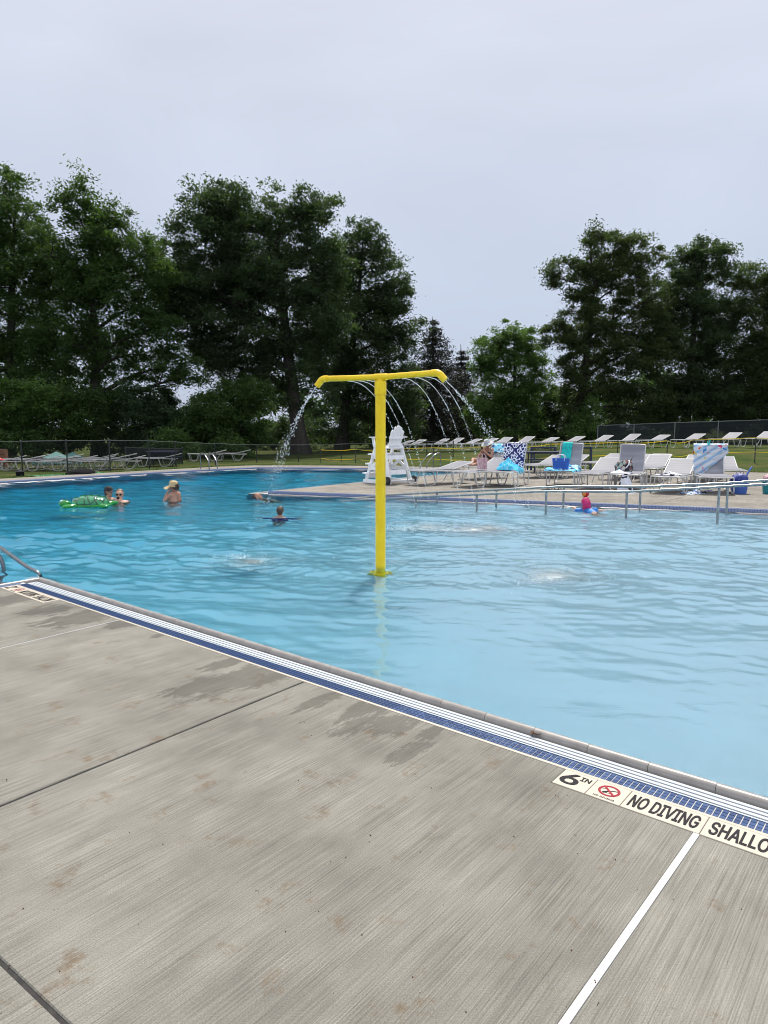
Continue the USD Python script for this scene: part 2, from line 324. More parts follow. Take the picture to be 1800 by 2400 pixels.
def foliage(name, cols, tr=0.42, rough=0.55):
    d = [(i / (len(cols) - 1), c) for i, c in enumerate(cols)]
    return mat(name, {'g': ('geometry', {}), 'n': ('noise_texture', {'scale': 0.33, 'detail': 3.0}), 'nr': ('map_range', {'from_min': 0.3, 'from_max': 0.7, 'to_min': -0.3, 'to_max': 0.3}), 'ad': ('math', {'math_type': 'add', 'use_clamp': True}),
        'r': ('rgb_ramp', {'ramp': d}), 'p': ('principled_bsdf', {'roughness': rough, 'specular_ior_level': 0.35}),
        'tc': ('vector_math', {'math_type': 'multiply', 'vector2': (1.5, 1.7, 0.7)}), 't': ('translucent_bsdf', {}), 'm': ('mix_closure', {'fac': tr})},
        [('g.position', 'n.vector'), ('n.fac', 'nr.value'), ('g.random_per_island', 'ad.value1'), ('nr.result', 'ad.value2'), ('ad.value', 'r.fac'), ('r.color', 'p.base_color'),
         ('r.color', 'tc.vector1'), ('tc.vector', 't.color'), ('p.BSDF', 'm.closure1'), ('t.BSDF', 'm.closure2')], surface='m.closure')
foliage('leaf_oak', [(0.043, 0.070, 0.031), (0.081, 0.119, 0.049), (0.128, 0.176, 0.076)])
foliage('leaf_maple', [(0.044, 0.081, 0.022), (0.083, 0.140, 0.034), (0.130, 0.202, 0.052)])
foliage('leaf_bright', [(0.076, 0.135, 0.037), (0.135, 0.220, 0.061), (0.203, 0.295, 0.092)])
foliage('leaf_olive', [(0.049, 0.072, 0.026), (0.091, 0.122, 0.043), (0.137, 0.172, 0.065)])
foliage('needle', [(0.021, 0.023, 0.016), (0.036, 0.036, 0.025), (0.047, 0.052, 0.031)], tr=0.1)
foliage('leaf_far', [(0.044, 0.075, 0.037), (0.069, 0.106, 0.053), (0.098, 0.138, 0.069)])
mat('lawn', {'g': ('geometry', {}), 'n': ('noise_texture', {'scale': 0.5, 'detail': 5.0, 'roughness': 0.65}), 'n2': ('noise_texture', {'scale': 30.0, 'detail': 4.0}),
    'r': ('rgb_ramp', {'ramp': [(0.28, (0.032, 0.062, 0.012)), (0.48, (0.055, 0.085, 0.018)), (0.6, (0.10, 0.10, 0.032)), (0.75, (0.15, 0.125, 0.055))]}),
    'nr': ('map_range', {'from_min': 0.25, 'from_max': 0.75, 'to_min': 0.55, 'to_max': 1.35}), 's': ('vector_math', {'math_type': 'scale'}), 'b': ('bump', {'strength': 1.0, 'distance': 0.08}), 'p': ('principled_bsdf', {'roughness': 0.95, 'specular_ior_level': 0.1})},
    [('g.position', 'n.vector'), ('g.position', 'n2.vector'), ('n.fac', 'r.fac'), ('n2.fac', 'nr.value'), ('r.color', 's.vector1'), ('nr.result', 's.scale'), ('n2.fac', 'b.height'), ('b.normal', 'p.normal'), ('s.vector', 'p.base_color')])
foliage('grass_blade', [(0.04, 0.075, 0.014), (0.065, 0.10, 0.022), (0.14, 0.12, 0.05)], tr=0.3)
# woven sling: fine bands across
mat('sling', {'tc': ('texture_coordinate', {}), 'w': ('wave_texture', {'wave_type': 'bands', 'bands_direction': 'x', 'scale': 3.2, 'distortion': 0.0}), 'w2': ('wave_texture', {'wave_type': 'bands', 'bands_direction': 'y', 'scale': 60.0}),
    'r': ('rgb_ramp', {'ramp': [(0.0, (0.27, 0.275, 0.315)), (0.85, (0.30, 0.305, 0.345)), (1.0, (0.37, 0.375, 0.415))]}), 'p': ('principled_bsdf', {'roughness': 0.6}),
    't': ('translucent_bsdf', {'color': (0.6, 0.6, 0.66)}), 'm': ('mix_closure', {'fac': 0.38})},
    [('tc.object', 'w.vector'), ('w.fac', 'r.fac'), ('r.color', 'p.base_color'), ('p.BSDF', 'm.closure1'), ('t.BSDF', 'm.closure2')], surface='m.closure')
mat('chain_link', {'p': ('principled_bsdf', {'base_color': (0.006, 0.008, 0.008), 'roughness': 0.9, 'specular_ior_level': 0.1}), 't': ('transparent_bsdf', {}), 'm': ('mix_closure', {'fac': 0.74})},
    [('p.BSDF', 'm.closure1'), ('t.BSDF', 'm.closure2')], surface='m.closure')
mat('windscreen', {'p': ('principled_bsdf', {'base_color': (0.007, 0.009, 0.010), 'roughness': 0.9, 'specular_ior_level': 0.1}), 't': ('transparent_bsdf', {}), 'm': ('mix_closure', {'fac': 0.16})},
    [('p.BSDF', 'm.closure1'), ('t.BSDF', 'm.closure2')], surface='m.closure')
mat('caution_tape', {'g': ('geometry', {}), 'n': ('noise_texture', {'scale': 1.1, 'detail': 2.0}), 'r': ('rgb_ramp', {'ramp': [(0.40, (0.52, 0.37, 0.012)), (0.54, (0.54, 0.40, 0.03)), (0.58, (0.08, 0.07, 0.02)), (0.66, (0.52, 0.38, 0.02))]}), 'p': ('principled_bsdf', {'roughness': 0.4}), 't': ('translucent_bsdf', {'color': (0.8, 0.6, 0.02)}), 'm': ('mix_closure', {'fac': 0.35})},
    [('g.position', 'n.vector'), ('n.fac', 'r.fac'), ('r.color', 'p.base_color'), ('p.BSDF', 'm.closure1'), ('t.BSDF', 'm.closure2')], surface='m.closure')

# ---------------------------------------------------------------- the pool: outline, deck, gutter, basin, water
WATER_Z = -0.060
K = at(39, 1371.5)                                                    # corner of the near deck
LD = at(271, 1780) - at(721.8, 1593.3); LD /= np.linalg.norm(LD)      # down the other side of that corner
TIP = at(647, 1150)
far_edge = [at(*p) for p in ((0, 1127), (340, 1107.5), (513, 1098.5), (600, 1094.7), (700, 1095), (1000, 1098), (1080, 1101))]
pool_pts = [K + 12 * E_DIR, K, K + 12 * LD, np.array([-21, -2, 0.0]), far_edge[0] + (far_edge[0] - far_edge[1]) * 2.2] + far_edge + [np.array([4.6, 26.1, 0]), at(976, 1117), TIP, at(1800, 1193), np.array([14.5, 10.7, 0]), np.array([14.5, -4.0, 0])]
pool_ring = np.array([p[:2] for p in pool_pts])
POOL = Polygon(pool_ring); assert POOL.is_valid
if not POOL.exterior.is_ccw: pool_ring = pool_ring[::-1].copy()
iK = int(np.argmin(np.linalg.norm(pool_ring - K[:2], axis=1))); NP = len(pool_ring)
def offset_ring(off):
    """The pool outline moved towards the water."""
    p = pool_ring; a = np.roll(p, 1, 0); b = np.roll(p, -1, 0)
    d1 = p - a; d1 /= np.linalg.norm(d1, axis=1, keepdims=True); d2 = b - p; d2 /= np.linalg.norm(d2, axis=1, keepdims=True)
    n1 = np.c_[-d1[:, 1], d1[:, 0]]; n2 = np.c_[-d2[:, 1], d2[:, 0]]
    m = n1 + n2; m /= (m * n1).sum(1, keepdims=True)
    return p + np.clip(m, -2.2, 2.2) * off
def strip(profile, edges, uvw=False):
    """A profile of (offset, z) carried along the given edges of the outline."""
    R = [np.c_[offset_ring(o), np.full(NP, z)] for o, z in profile]
    mm, uv, arc = M(), [], np.r_[0, np.cumsum([math.hypot(*(profile[k + 1][0] - profile[k][0], profile[k + 1][1] - profile[k][1])) for k in range(len(profile) - 1)])]
    for i in edges:
        j = (i + 1) % NP; L = np.linalg.norm(pool_ring[j] - pool_ring[i])
        P = np.array([[r[i] for r in R], [r[j] for r in R]]); mm.grid(P)
        uv += [(0, a) for a in arc] + [(L, a) for a in arc]
    return (mm, np.array(uv)) if uvw else mm
# which outline edge is the near one (from K to the right)
iR = int(np.argmin(np.linalg.norm(pool_ring - (K + 12 * E_DIR)[:2], axis=1)))
near_e = iK if (iK + 1) % NP == iR else iR
all_e = list(range(NP)); other_e = [i for i in all_e if i != near_e]

pool_edge = thing('pool_gutter', kind='structure')
TILE = [(0.0185, 0.0), (0.100, 0.0), (0.113, -0.004), (0.1215, -0.013), (0.125, -0.028), (0.125, -0.090)]
obj('cream_border', strip([(-0.004, -0.03), (-0.001, 0.0005), (0.017, 0.0005), (0.0175, -0.004)], all_e), MAT['tile_cream'], pool_edge)
tb, tuv = strip(TILE, other_e, True)
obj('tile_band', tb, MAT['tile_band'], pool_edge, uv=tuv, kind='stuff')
obj('grout_bed', strip([(0.0165, -0.0035), (0.0985, -0.0035), (0.111, -0.0075), (0.1185, -0.0155), (0.1215, -0.028), (0.1215, -0.090)], [near_e]), MAT['grout'], pool_edge)
obj('gutter_trough', strip([(0.122, -0.088), (0.128, -0.135), (0.385, -0.135), (0.392, -0.085)], all_e), MAT['joint_dark'], pool_edge)
for k in range(7):                                                   # the long white bars of the overflow grate
    o = 0.148 + 0.0325 * k
    obj('grate_bar', strip([(o + 0.001, -0.090), (o, -0.082), (o + 0.0015, -0.080), (o + 0.0195, -0.080), (o + 0.021, -0.082), (o + 0.020, -0.090)], all_e), MAT['grate_white'], pool_edge)
obj('pool_wall', strip([(0.432, -0.09), (0.4315, -3.2)], all_e), MAT['pool_plaster'], pool_edge)
lip = [(0.383 + 0.029 * (1 - math.cos(t)), -0.082 + 0.034 * math.sin(t)) for t in np.linspace(0, PI, 9)]
lip = [(0.383, -0.14)] + lip + [(0.441, -0.14)]
obj('coping_run', strip(lip, other_e), MAT['coping'], pool_edge, smooth=50)
def eu(u, v, z=0.0): return np.array([*(K + u * E_DIR + v * N_DIR)[:2], z])
CL = 0.308                                                            # near coping, piece by piece
u0 = (at(1245, 1711, -0.045) - K) @ E_DIR % CL - CL
for k in range(int(9.0 / CL)):
    a = max(u0 + k * CL + 0.0015, -0.40 if k == 0 else -9); b = u0 + (k + 1) * CL - 0.0015
    if k == 0: a = -0.41
    dz = rng.normal(0, 0.0006)
    pr = [(o, z + dz) for o, z in lip]
    P = np.array([[eu(a, o, z) for o, z in pr], [eu(b, o, z) for o, z in pr]])
    mm = M().grid(P)
    for q, s in ((0, 1), (1, -1)):
        c = len(pr); kk = np.arange(1, c - 1); mm.add(P[q], np.stack([0 * kk, kk, kk + 1], 1)[:, ::s])
    obj('coping_piece', mm, MAT['coping'], pool_edge, smooth=40)
# near mosaic band: the nearest pieces one by one, the rest joined
PITCHT = 0.02645; uk = (at(1667.2, 1909.7) - K) @ E_DIR
cols = [uk + PITCHT * k for k in range(-300, 60) if uk + PITCHT * k > -0.02]
def tile_piece(u, row):
    g = 0.0012; a, b = u + g, u + PITCHT - g
    if row < 3:
        o = 0.0195 + 0.0268 * row; z = rng.normal(0, 0.00025)
        q = [(o, o + 0.0253)]
        lo, hi, t = o, o + 0.0253, 0.0015
        v = [eu(x, y, z - 0.006) for x, y in ((a, lo), (b, lo), (b, hi), (a, hi))] + [eu(x, y, z) for x, y in ((a + t, lo + t), (b - t, lo + t), (b - t, hi - t), (a + t, hi - t))]
        return np.array(v), BOXF
    pr = TILE[1:5] + [(0.125, -0.036)]; pr = [(0.1005, 0.0)] + pr[1:]
    top = np.array([[eu(a, o, z) for o, z in pr], [eu(b, o, z) for o, z in pr]]); bot = np.array([[eu(a, o - 0.004, z - 0.004) for o, z in pr], [eu(b, o - 0.004, z - 0.004) for o, z in pr]])
    mm = M().grid(top[::-1]).grid(bot)
    for s in (0, 1): mm.grid(np.array([top[s], bot[s]])[::1 if s == 0 else -1])
    return mm.get()
vis = sorted((u, r) for u in cols for r in range(4))
vis.sort(key=lambda t: (abs(t[0] - 6.9) > 0.0) * abs(t[0] - 6.35) if t[0] > 0 else 99)
vis = sorted([t for t in vis if t[0] < 6.85], key=lambda t: -t[0])
rest = M()
for k, (u, r) in enumerate(vis):
    if k < 300: obj('mosaic_tile', M().add(*tile_piece(u, r)), MAT['tile_blue'], pool_edge)
    else: rest.add(*tile_piece(u, r))
for u in cols:
    if u >= 6.85:
        for r in range(4): rest.add(*tile_piece(u, r))
obj('mosaic_tile_run', rest, MAT['tile_blue'], pool_edge, kind='stuff')

# near deck, slab by slab
def line_side(a, b, far=60.0):
    """Half-plane to the right of the line from a to b."""
    a, b = a[:2], b[:2]; d = (b - a) / np.linalg.norm(b - a); n = np.array([d[1], -d[0]])
    return Polygon([a - d * far, a + d * far, a + d * far + n * far, a - d * far + n * far])
OUTSET = 0.004
near_poly = Polygon([(eu(-0.0, -OUTSET))[:2], eu(12, -OUTSET)[:2], (K + 12 * E_DIR + 9 * LD)[:2], (K + 9 * LD)[:2]])
j1 = (at(0, 1519.8), at(287.5, 1451)); j2 = (at(0, 1888.5), at(721.8, 1593.3)); j3 = (at(1321, 2400), at(1631, 1955.8)); j4 = (at(0, 2251.5), at(155.5, 2400))
def band(line, w): return LineString([line[0][:2] + (line[0] - line[1])[:2] * 30, line[1][:2] + (line[1] - line[0])[:2] * 30]).buffer(w / 2, cap_style=2)
j5 = tuple(p + 2.35 * E_DIR for p in j3)
marker_u = [(at(p, q) - K) @ E_DIR for p, q in ((1330, 1800.3), (1663.7, 1914.2))]
def rect(u1, u2, v1, v2): return Polygon([eu(u1, v1)[:2], eu(u2, v1)[:2], eu(u2, v2)[:2], eu(u1, v2)[:2]])
T = 0.1545
M1U = marker_u[0]; M2U = (at(36, 1370.5) - K) @ E_DIR + 0.03
recess = [rect(M1U - 0.003, M1U + T * 6 + 0.02, -0.158, 0.01), rect(M2U - 0.003, M2U + T * 6 + 0.003, -0.158, 0.01)]
deck = thing('pool_deck', kind='structure')
cuts = unary_union([band(j1, 0.012), band(j2, 0.017), band(j3, 0.023), band(j4, 0.014), band(j5, 0.017)] + recess)
def slab(poly, mname, parent, top=0.0, depth=0.25, ch=0.004):
    """A slab with a small chamfer round its top."""
    inner = poly.buffer(-ch, join_style=2)
    if inner.is_empty or inner.geom_type != 'Polygon': return
    mm = M().prism(poly, top - depth, top - ch)
    a, b = np.array(poly.exterior.coords)[:-1], np.array(inner.exterior.coords)[:-1]
    if not poly.exterior.is_ccw: a = a[::-1]
    if not inner.exterior.is_ccw: b = b[::-1]
    if len(a) == len(b):
        k = np.argmin(np.linalg.norm(b - a[0], axis=1)); b = np.roll(b, -k, 0)
        mm.grid(np.array([np.c_[np.vstack([b, b[:1]]), np.full(len(b) + 1, top)], np.c_[np.vstack([a, a[:1]]), np.full(len(a) + 1, top - ch)]]))
        v, f = trimesh.creation.triangulate_polygon(inner, engine='earcut'); mm.add(np.c_[v, np.full(len(v), top)], f)
    else: mm.prism(poly, top - ch, top)
    obj('slab', mm, MAT[mname], parent)
for g in near_poly.difference(cuts).geoms:
    if g.area > 0.02: slab(g.simplify(0.001), 'concrete_near', deck)
obj('joint_bed', M().prism(near_poly.buffer(-0.01), -0.2, -0.016), MAT['joint_dark'], deck)
lim = near_poly.buffer(-0.006)
def seal(line, w, z, m):
    g = band(line, w).intersection(lim).difference(unary_union(recess))
    obj('joint_seal', M().prism(g, -0.03, z), MAT[m], deck)
seal(j1, 0.006, 0.0005, 'caulk_white'); seal(j3, 0.0225, 0.001, 'caulk_white'); seal(j4, 0.013, -0.006, 'joint_dark')

# far deck and peninsula, slab by slab
outer = [far_edge[0][:2] + (far_edge[0] - far_edge[1])[:2] * 2.2 + np.array([-1.5, 1.1])] + [at(*p)[:2] for p in ((0, 1122), (340, 1103), (513, 1093.7), (600, 1090.5), (700, 1090.5), (880, 1092), (1000, 1094), (1561, 1102), (1800, 1108))] + [np.array([22, 20.5]), np.array([22, -8.0]), np.array([-24, -8.0]), np.array([-24, 8.0])]
OUTER = Polygon(outer)
far_poly = OUTER.difference(POOL.buffer(0.004, join_style=2)).difference(near_poly.buffer(0.02))
jd = at(1600, 1165) - at(1530, 1182); jd /= np.linalg.norm(jd); jn = np.array([jd[1], -jd[0], 0])
fl = [(at(1530, 1182) + jn * 3.05 * k, at(1530, 1182) + jn * 3.05 * k + jd) for k in range(-9, 6)] + [(at(1530, 1182) + jd * 3.05 * (k + 0.55), at(1530, 1182) + jd * 3.05 * (k + 0.55) + jn) for k in range(-4, 7)]
fdeck = thing('far_pool_deck', kind='structure')
fd = far_poly.difference(unary_union([band(l, 0.016) for l in fl]))
for g in fd.geoms:
    if g.area > 0.05 and g.centroid.y > 6: slab(g.simplify(0.001), 'concrete_far', fdeck, ch=0.003)
    elif g.area > 0.05: obj('slab', M().prism(g, -0.25, 0.0), MAT['concrete_far'], fdeck)
obj('joint_bed', M().prism(far_poly.buffer(-0.01), -0.2, -0.02), MAT['joint_dark'], fdeck)

# basin
def depth_at(x, y):
    sp = lambda t: np.log1p(np.exp(np.clip(t * 3, -30, 30))) / 3
    d = 0.14 + 0.13 * sp(1.2 - x) + 0.035 * sp(y - 9.5) / (1 + np.exp((x - 2.6) / 0.7))
    deep = smoothstep(17.5, 22, y + 0.35 * x) * 0.3
    return np.minimum(d + deep, 2.0)
def region_grid(X, Y, poly, keep_inside, pull):
    """Cells of a grid on one side of an outline; corners that stick out are pulled onto the outline."""
    pts = shapely.points(X.ravel(), Y.ravel()); ins = shapely.contains(poly, pts); ok = ins if keep_inside else ~ins
    n, m = X.shape; i, j = np.meshgrid(np.arange(n - 1), np.arange(m - 1), indexing='ij')
    q = np.stack([i * m + j, i * m + j + 1, (i + 1) * m + j + 1, (i + 1) * m + j], -1).reshape(-1, 4)
    q = q[ok[q].any(1)]
    usedv = np.unique(q); bad = usedv[~ok[usedv]]
    line = pull.exterior; xy = np.c_[X.ravel(), Y.ravel()]
    pr = shapely.line_interpolate_point(line, shapely.line_locate_point(line, pts[bad])); xy[bad] = shapely.get_coordinates(pr)
    re = np.full(len(xy), -1); re[usedv] = np.arange(len(usedv))
    return xy[usedv], re[q]
WPOLY = Polygon(offset_ring(0.418))
gx, gy = np.meshgrid(np.arange(-22, 15.5, 0.3), np.arange(-5, 29.5, 0.3))
xy, q = region_grid(gx, gy, WPOLY, True, Polygon(offset_ring(0.4325)))
obj('pool_floor', M().add(np.c_[xy, WATER_Z - depth_at(xy[:, 0], xy[:, 1])], q), MAT['pool_plaster'], pool_edge, smooth=True)

# water surface: long and short ripples, rings round the places where the jets land
landings = [at(1002, 1233, WATER_Z), at(1110, 1240, WATER_Z), at(1150, 1237, WATER_Z), at(1300, 1345, WATER_Z), at(590, 1315, WATER_Z)]
boy_at, kid_at = at(656, 1212, WATER_Z), at(1375, 1197, WATER_Z)
th = np.linspace(-0.58, 0.58, 540); rr = np.geomspace(2.3, 34.0, 740)
TH, RR = np.meshgrid(th, rr); WX, WY = np.sin(TH) * RR, np.cos(TH) * RR
wxy, wq = region_grid(WX, WY, WPOLY, True, WPOLY)
def waves(x, y):
    r2 = np.random.default_rng(11); d = np.hypot(x, y); z = np.zeros_like(x)
    cell = np.maximum(d * 0.0034, 0.004)
    swirl = meshkit.noise(np.c_[x * 0.16, y * 0.16, 0 * x], 3) - 0.5
    px, py = x + 0.24 * (meshkit.noise(np.c_[x * 0.6, y * 0.6, 0 * x], 5) - 0.5), y + 0.24 * (meshkit.noise(np.c_[x * 0.5, y * 0.5, 0 * x + 9], 6) - 0.5)
    calm = 0.44 + 1.05 * smoothstep(4.0, 11.0, d) + 0.75 * smoothstep(0.8, -2.5, x) * smoothstep(14.0, 6.0, y)
    rough = calm * (0.55 + 0.9 * meshkit.noise(np.c_[x * 0.22, y * 0.22, 0 * x + 4], 8))
    for k in range(96):
        lam = 0.15 * (1.5 / 0.15) ** (r2.random() ** 1.0); a = math.radians(66) + r2.normal(0, 0.48) + (PI if r2.random() < 0.3 else 0)
        kx, ky = math.cos(a) * 2 * PI / lam, math.sin(a) * 2 * PI / lam
        amp = 0.0074 * lam ** 0.85 * (0.6 + 0.8 * r2.random()) / 4.6
        z += amp * np.clip(lam / (3.2 * cell) - 0.6, 0, 1) * np.sin(kx * px + ky * py + r2.random() * 6.28) * rough
    for c, s, lam in [(p, 1.0, 0.17) for p in landings] + [(boy_at, 0.8, 0.2), (kid_at, 0.9, 0.16), (at(892, 1330, WATER_Z), 0.35, 0.12)]:
        r = np.hypot(x - c[0], y - c[1]); rj = r + 0.10 * (meshkit.noise(np.c_[x * 1.7, y * 1.7, 0 * x], 21) - 0.5)
        z += 0.0046 * s * np.sin(2 * PI * rj / lam) * np.exp(-r / 1.1) * smoothstep(0.03, 0.2, r) * np.clip(lam / (3 * cell) - 0.5, 0, 1)
        z += 0.005 * s * (meshkit.noise(np.c_[x * 14, y * 14, 0 * x], 31) - 0.5) * np.exp(-(r / 0.33) ** 2)
    return z
wz = WATER_Z + waves(wxy[:, 0], wxy[:, 1])
water = M().add(np.c_[wxy, wz], wq[:, ::-1])
v, f = water.get(); tri_n = np.cross(v[f[:, 1]] - v[f[:, 0]], v[f[:, 2]] - v[f[:, 0]])
if tri_n[:, 2].sum() < 0: f = f[:, ::-1]
ed = np.vstack([f[:, [0, 1]], f[:, [1, 2]], f[:, [2, 0]]]); key = ed[:, 0].astype(np.int64) * len(v) + ed[:, 1]; rev = ed[:, 1].astype(np.int64) * len(v) + ed[:, 0]
bd = ed[~np.isin(key, rev)]                                            # the rim: a skirt and a bottom close the body of water
lo = v.copy(); lo[:, 2] = -3.6
ring_i = np.unique(bd); re = np.full(len(v), -1); re[ring_i] = np.arange(len(ring_i)) + len(v)
nxt = dict(zip(bd[:, 0].tolist(), bd[:, 1].tolist())); start = bd[0, 0]; loop = [start]
while nxt[loop[-1]] != start and len(loop) <= len(bd): loop.append(nxt[loop[-1]])
bp = Polygon(v[loop][:, :2]).buffer(0)
vb, fb = trimesh.creation.triangulate_polygon(Polygon(v[loop][:, :2]), engine='earcut') if bp.geom_type == 'Polygon' else (None, None)
body = M().add(v, f); skirt = np.array([[*v[a]] for a in loop + loop[:1]]); low = skirt.copy(); low[:, 2] = -3.6
body.grid(np.array([skirt, low]))
body.add(np.c_[vb, np.full(len(vb), -3.6)], fb[:, ::-1])
wv, wf = body.get()
keep = np.zeros(len(wv), bool); keep[wf] = True; keep[:len(v)] |= False
# smooth normals on the surface only
n_top = np.zeros_like(v); fn = np.cross(v[f[:, 1]] - v[f[:, 0]], v[f[:, 2]] - v[f[:, 0]])
for k in range(3): np.add.at(n_top, f[:, k], fn)
n_top /= np.linalg.norm(n_top, axis=1, keepdims=True) + 1e-12
renum = np.cumsum(keep) - 1
wp = usdkit.mesh(stage, '/World/pool_water', (wv[keep], renum[wf]), MAT['water'])
nn = np.vstack([n_top, np.tile([0, 0, 1.0], (len(wv) - len(v), 1))])
from pxr import Vt
wp.CreateNormalsAttr(Vt.Vec3fArray.FromNumpy(nn[keep].astype(np.float32))); wp.SetNormalsInterpolation('vertex')
meta(wp.GetPrim(), kind='structure')

# ground beyond the deck
ox = np.array([p[0] for p in outer[1:12]]); oy = np.array([p[1] for p in outer[1:12]])
def ground_z(x, y):
    x, y = np.asarray(x, float), np.asarray(y, float)
    d = np.maximum(y - np.interp(x, ox, oy), 0)
    h = -0.22 + 0.80 * smoothstep(-6.0, 17.0, x)
    z = -0.03 + h * smoothstep(0.3, 9.5, d)
    return z + smoothstep(25, 140, d) * (-0.5) + 0.03 * (meshkit.noise(np.stack([x * 0.35, y * 0.35, 0 * x], -1), 2) - 0.5) * smoothstep(0.2, 2, d)
def axis(lo, hi, a, b, s): return np.unique(np.r_[-np.geomspace(-(a) + s, -lo, 26)[::-1] if lo < a else [], np.arange(a, b, s), np.geomspace(b, hi, 26)])
LX, LY = np.meshgrid(axis(-900, 900, -30, 40, 0.6), np.unique(np.r_[np.arange(-12, 66, 0.6), np.geomspace(66, 1500, 24)]))
lxy, lq = region_grid(LX, LY, OUTER, False, Polygon(outer).buffer(-0.05))
lz = ground_z(lxy[:, 0], lxy[:, 1]); lz[shapely.contains(OUTER, shapely.points(lxy))] = -0.035
obj('lawn', M().add(np.c_[lxy, lz], lq), MAT['lawn'], smooth=True, kind='structure')

# ---------------------------------------------------------------- trees and shrubs
def leaf_cards(C, size, rg, flat=0.5):
    """A small folded leaf spray at every point of C."""
    n = len(C); nrm = rg.normal(size=(n, 3)); nrm[:, 2] = np.abs(nrm[:, 2]) + flat; nrm /= np.linalg.norm(nrm, axis=1, keepdims=True)
    a = np.cross(nrm, rg.normal(size=(n, 3))); a /= np.linalg.norm(a, axis=1, keepdims=True) + 1e-9; b = np.cross(nrm, a)
    L = size * (0.6 + 0.8 * rg.random((n, 1))); W = L * (0.28 + 0.2 * rg.random((n, 1))); fold = L * 0.16 * rg.normal(size=(n, 1))
    v = np.stack([C - a * L * 0.5, C + b * W * 0.5 + nrm * fold, C + a * L * 0.5, C - b * W * 0.5 + nrm * fold], 1).reshape(-1, 3)
    i = np.arange(n)[:, None] * 4
    return v, np.vstack([i + [0, 1, 2], i + [0, 2, 3]])
def crown_points(lobes, n, rg, clump, droop=0.0):
    """Leaves gather in sprays; sprays gather near the outside of every lobe."""
    vol = np.array([(r[0] * r[2]) ** 1.1 for _, r in lobes]); vol = vol / vol.sum(); pts, hubs = [], []
    for (c, r), w in zip(lobes, vol):
        k = max(2, int(w * n / 75)); d = rg.normal(size=(k, 3)); d /= np.linalg.norm(d, axis=1, keepdims=True)
        rad = rg.random((k, 1)) ** 0.5 * (0.86 + 0.3 * rg.random((k, 1)))
        h = c + d * rad * r; hubs.append((c, h))
        m = rg.poisson(75 * np.exp(rg.normal(0, 0.5, k)) / 1.13)
        sp = clump * (0.55 + 0.9 * rg.random(k))
        H = np.repeat(h, m, 0); S = np.repeat(sp, m)[:, None]
        o = rg.normal(size=(len(H), 3)) * S * np.array([0.55, 0.55, 0.34]); o[:, 2] -= droop * np.abs(o[:, 0])
        pts.append(H + o)
    return np.vstack(pts), hubs
def tree(name, label, base, top, lobes, n, leaf, size, clump, trunk_r, rg_seed, group=None, cat='tree', droop=0.1, limbs=True, trunk_to=None):
    rg = np.random.default_rng(rg_seed); base = np.asarray(base, float)
    t = thing(name, label, cat, base, 0, group)
    top = np.asarray(top, float) - base
    L = []
    for c, r in lobes:
        c, r = np.asarray(c) - base, np.asarray(r); L.append((c, r * 0.86))
        for q in range(7):
            d = rg.normal(size=3); d[2] += 0.25; d /= np.linalg.norm(d); k_ = 0.26 + 0.24 * rg.random(); L.append((c + d * r * (0.72 + 0.25 * rg.random()), r * k_))
    pts, hubs = crown_points(L, int(n * 2.0), rg, clump * (0.85 if limbs else 1.0), droop)
    hubs = [h for i, h in enumerate(hubs) if i % 8 == 0]
    pts = pts[pts[:, 2] > 0.1]
    w = M(); k = 12; s = np.linspace(0, 1, k)[:, None]
    path = s * top + np.c_[np.sin(s * 5 + rg_seed) * 0.12, np.cos(s * 4 + rg_seed) * 0.12, 0 * s] * np.linalg.norm(top) * 0.07 * s
    rad = trunk_r * ((1 - s[:, 0]) ** 0.8 * 0.9 + 0.06); rad[0] *= 1.5; rad[1] *= 1.08
    w.tube(path, rad, 9)
    if limbs:
        for c, h in hubs:
            i = int(np.clip(np.searchsorted(path[:, 2], c[2] - 0.42 * np.linalg.norm(c[:2] - path[min(k - 1, 5), :2]) - 1.0), 2, k - 2)); a = path[i]
            mid = (a + c) / 2 + rg.normal(0, 0.3, 3) + [0, 0, 0.12 * np.linalg.norm(c - a)]
            tt = np.linspace(0, 1, 8)[:, None]; lp = (1 - tt) ** 2 * a + 2 * tt * (1 - tt) * mid + tt ** 2 * c
            w.tube(lp, np.linspace(rad[i] * 0.55, 0.05, 8), 6)
            for q in h[rg.permutation(len(h))[:max(5, len(h) // 6)]]:
                j = rg.integers(3, 8); o = lp[j]; mm = (o + q) / 2 + rg.normal(0, 0.18, 3)
                w.tube([o, mm, q], [0.05, 0.032, 0.012], 4, cap=False)
    obj('trunk', w, MAT['bark'], t, smooth=60)
    v, f = leaf_cards(pts, size * 0.78, rg); obj('crown', M().add(v, f), MAT[leaf], t)
    return t
def lobes_px(Y, rows, depth=0.85):
    """Lobes given as (x, y, rx, ry, depth offset in metres) in photograph pixels at distance Y."""
    out = []
    for x, y, rx, ry, *dy in rows:
        d = Y + (dy[0] if dy else 0.0); k = mpp(d); out.append((atd(x, y, d), np.array([rx * k * 1.2, 0.58 * (rx + ry) * k * depth, ry * k * 1.1])))
    return out
def foot(px, Y): return np.array([atd(px, 1090, Y)[0], Y, float(ground_z(atd(px, 1090, Y)[0], Y)) - 0.15])
TR = 'trees along the pool fence'
tree('maple_tree', 'tall dense green maple cut off by the left edge of the view', foot(20, 46), atd(40, 450, 46),
     lobes_px(46, [(12, 430, 30, 26), (0, 575, 85, 110), (58, 520, 50, 74), (-60, 530, 80, 80), (30, 660, 120, 95), (-60, 700, 110, 120), (95, 610, 45, 75), (70, 790, 100, 85), (-40, 860, 120, 100), (40, 920, 100, 60)]), 44000, 'leaf_maple', 0.27, 0.62, 0.42, 1, TR)
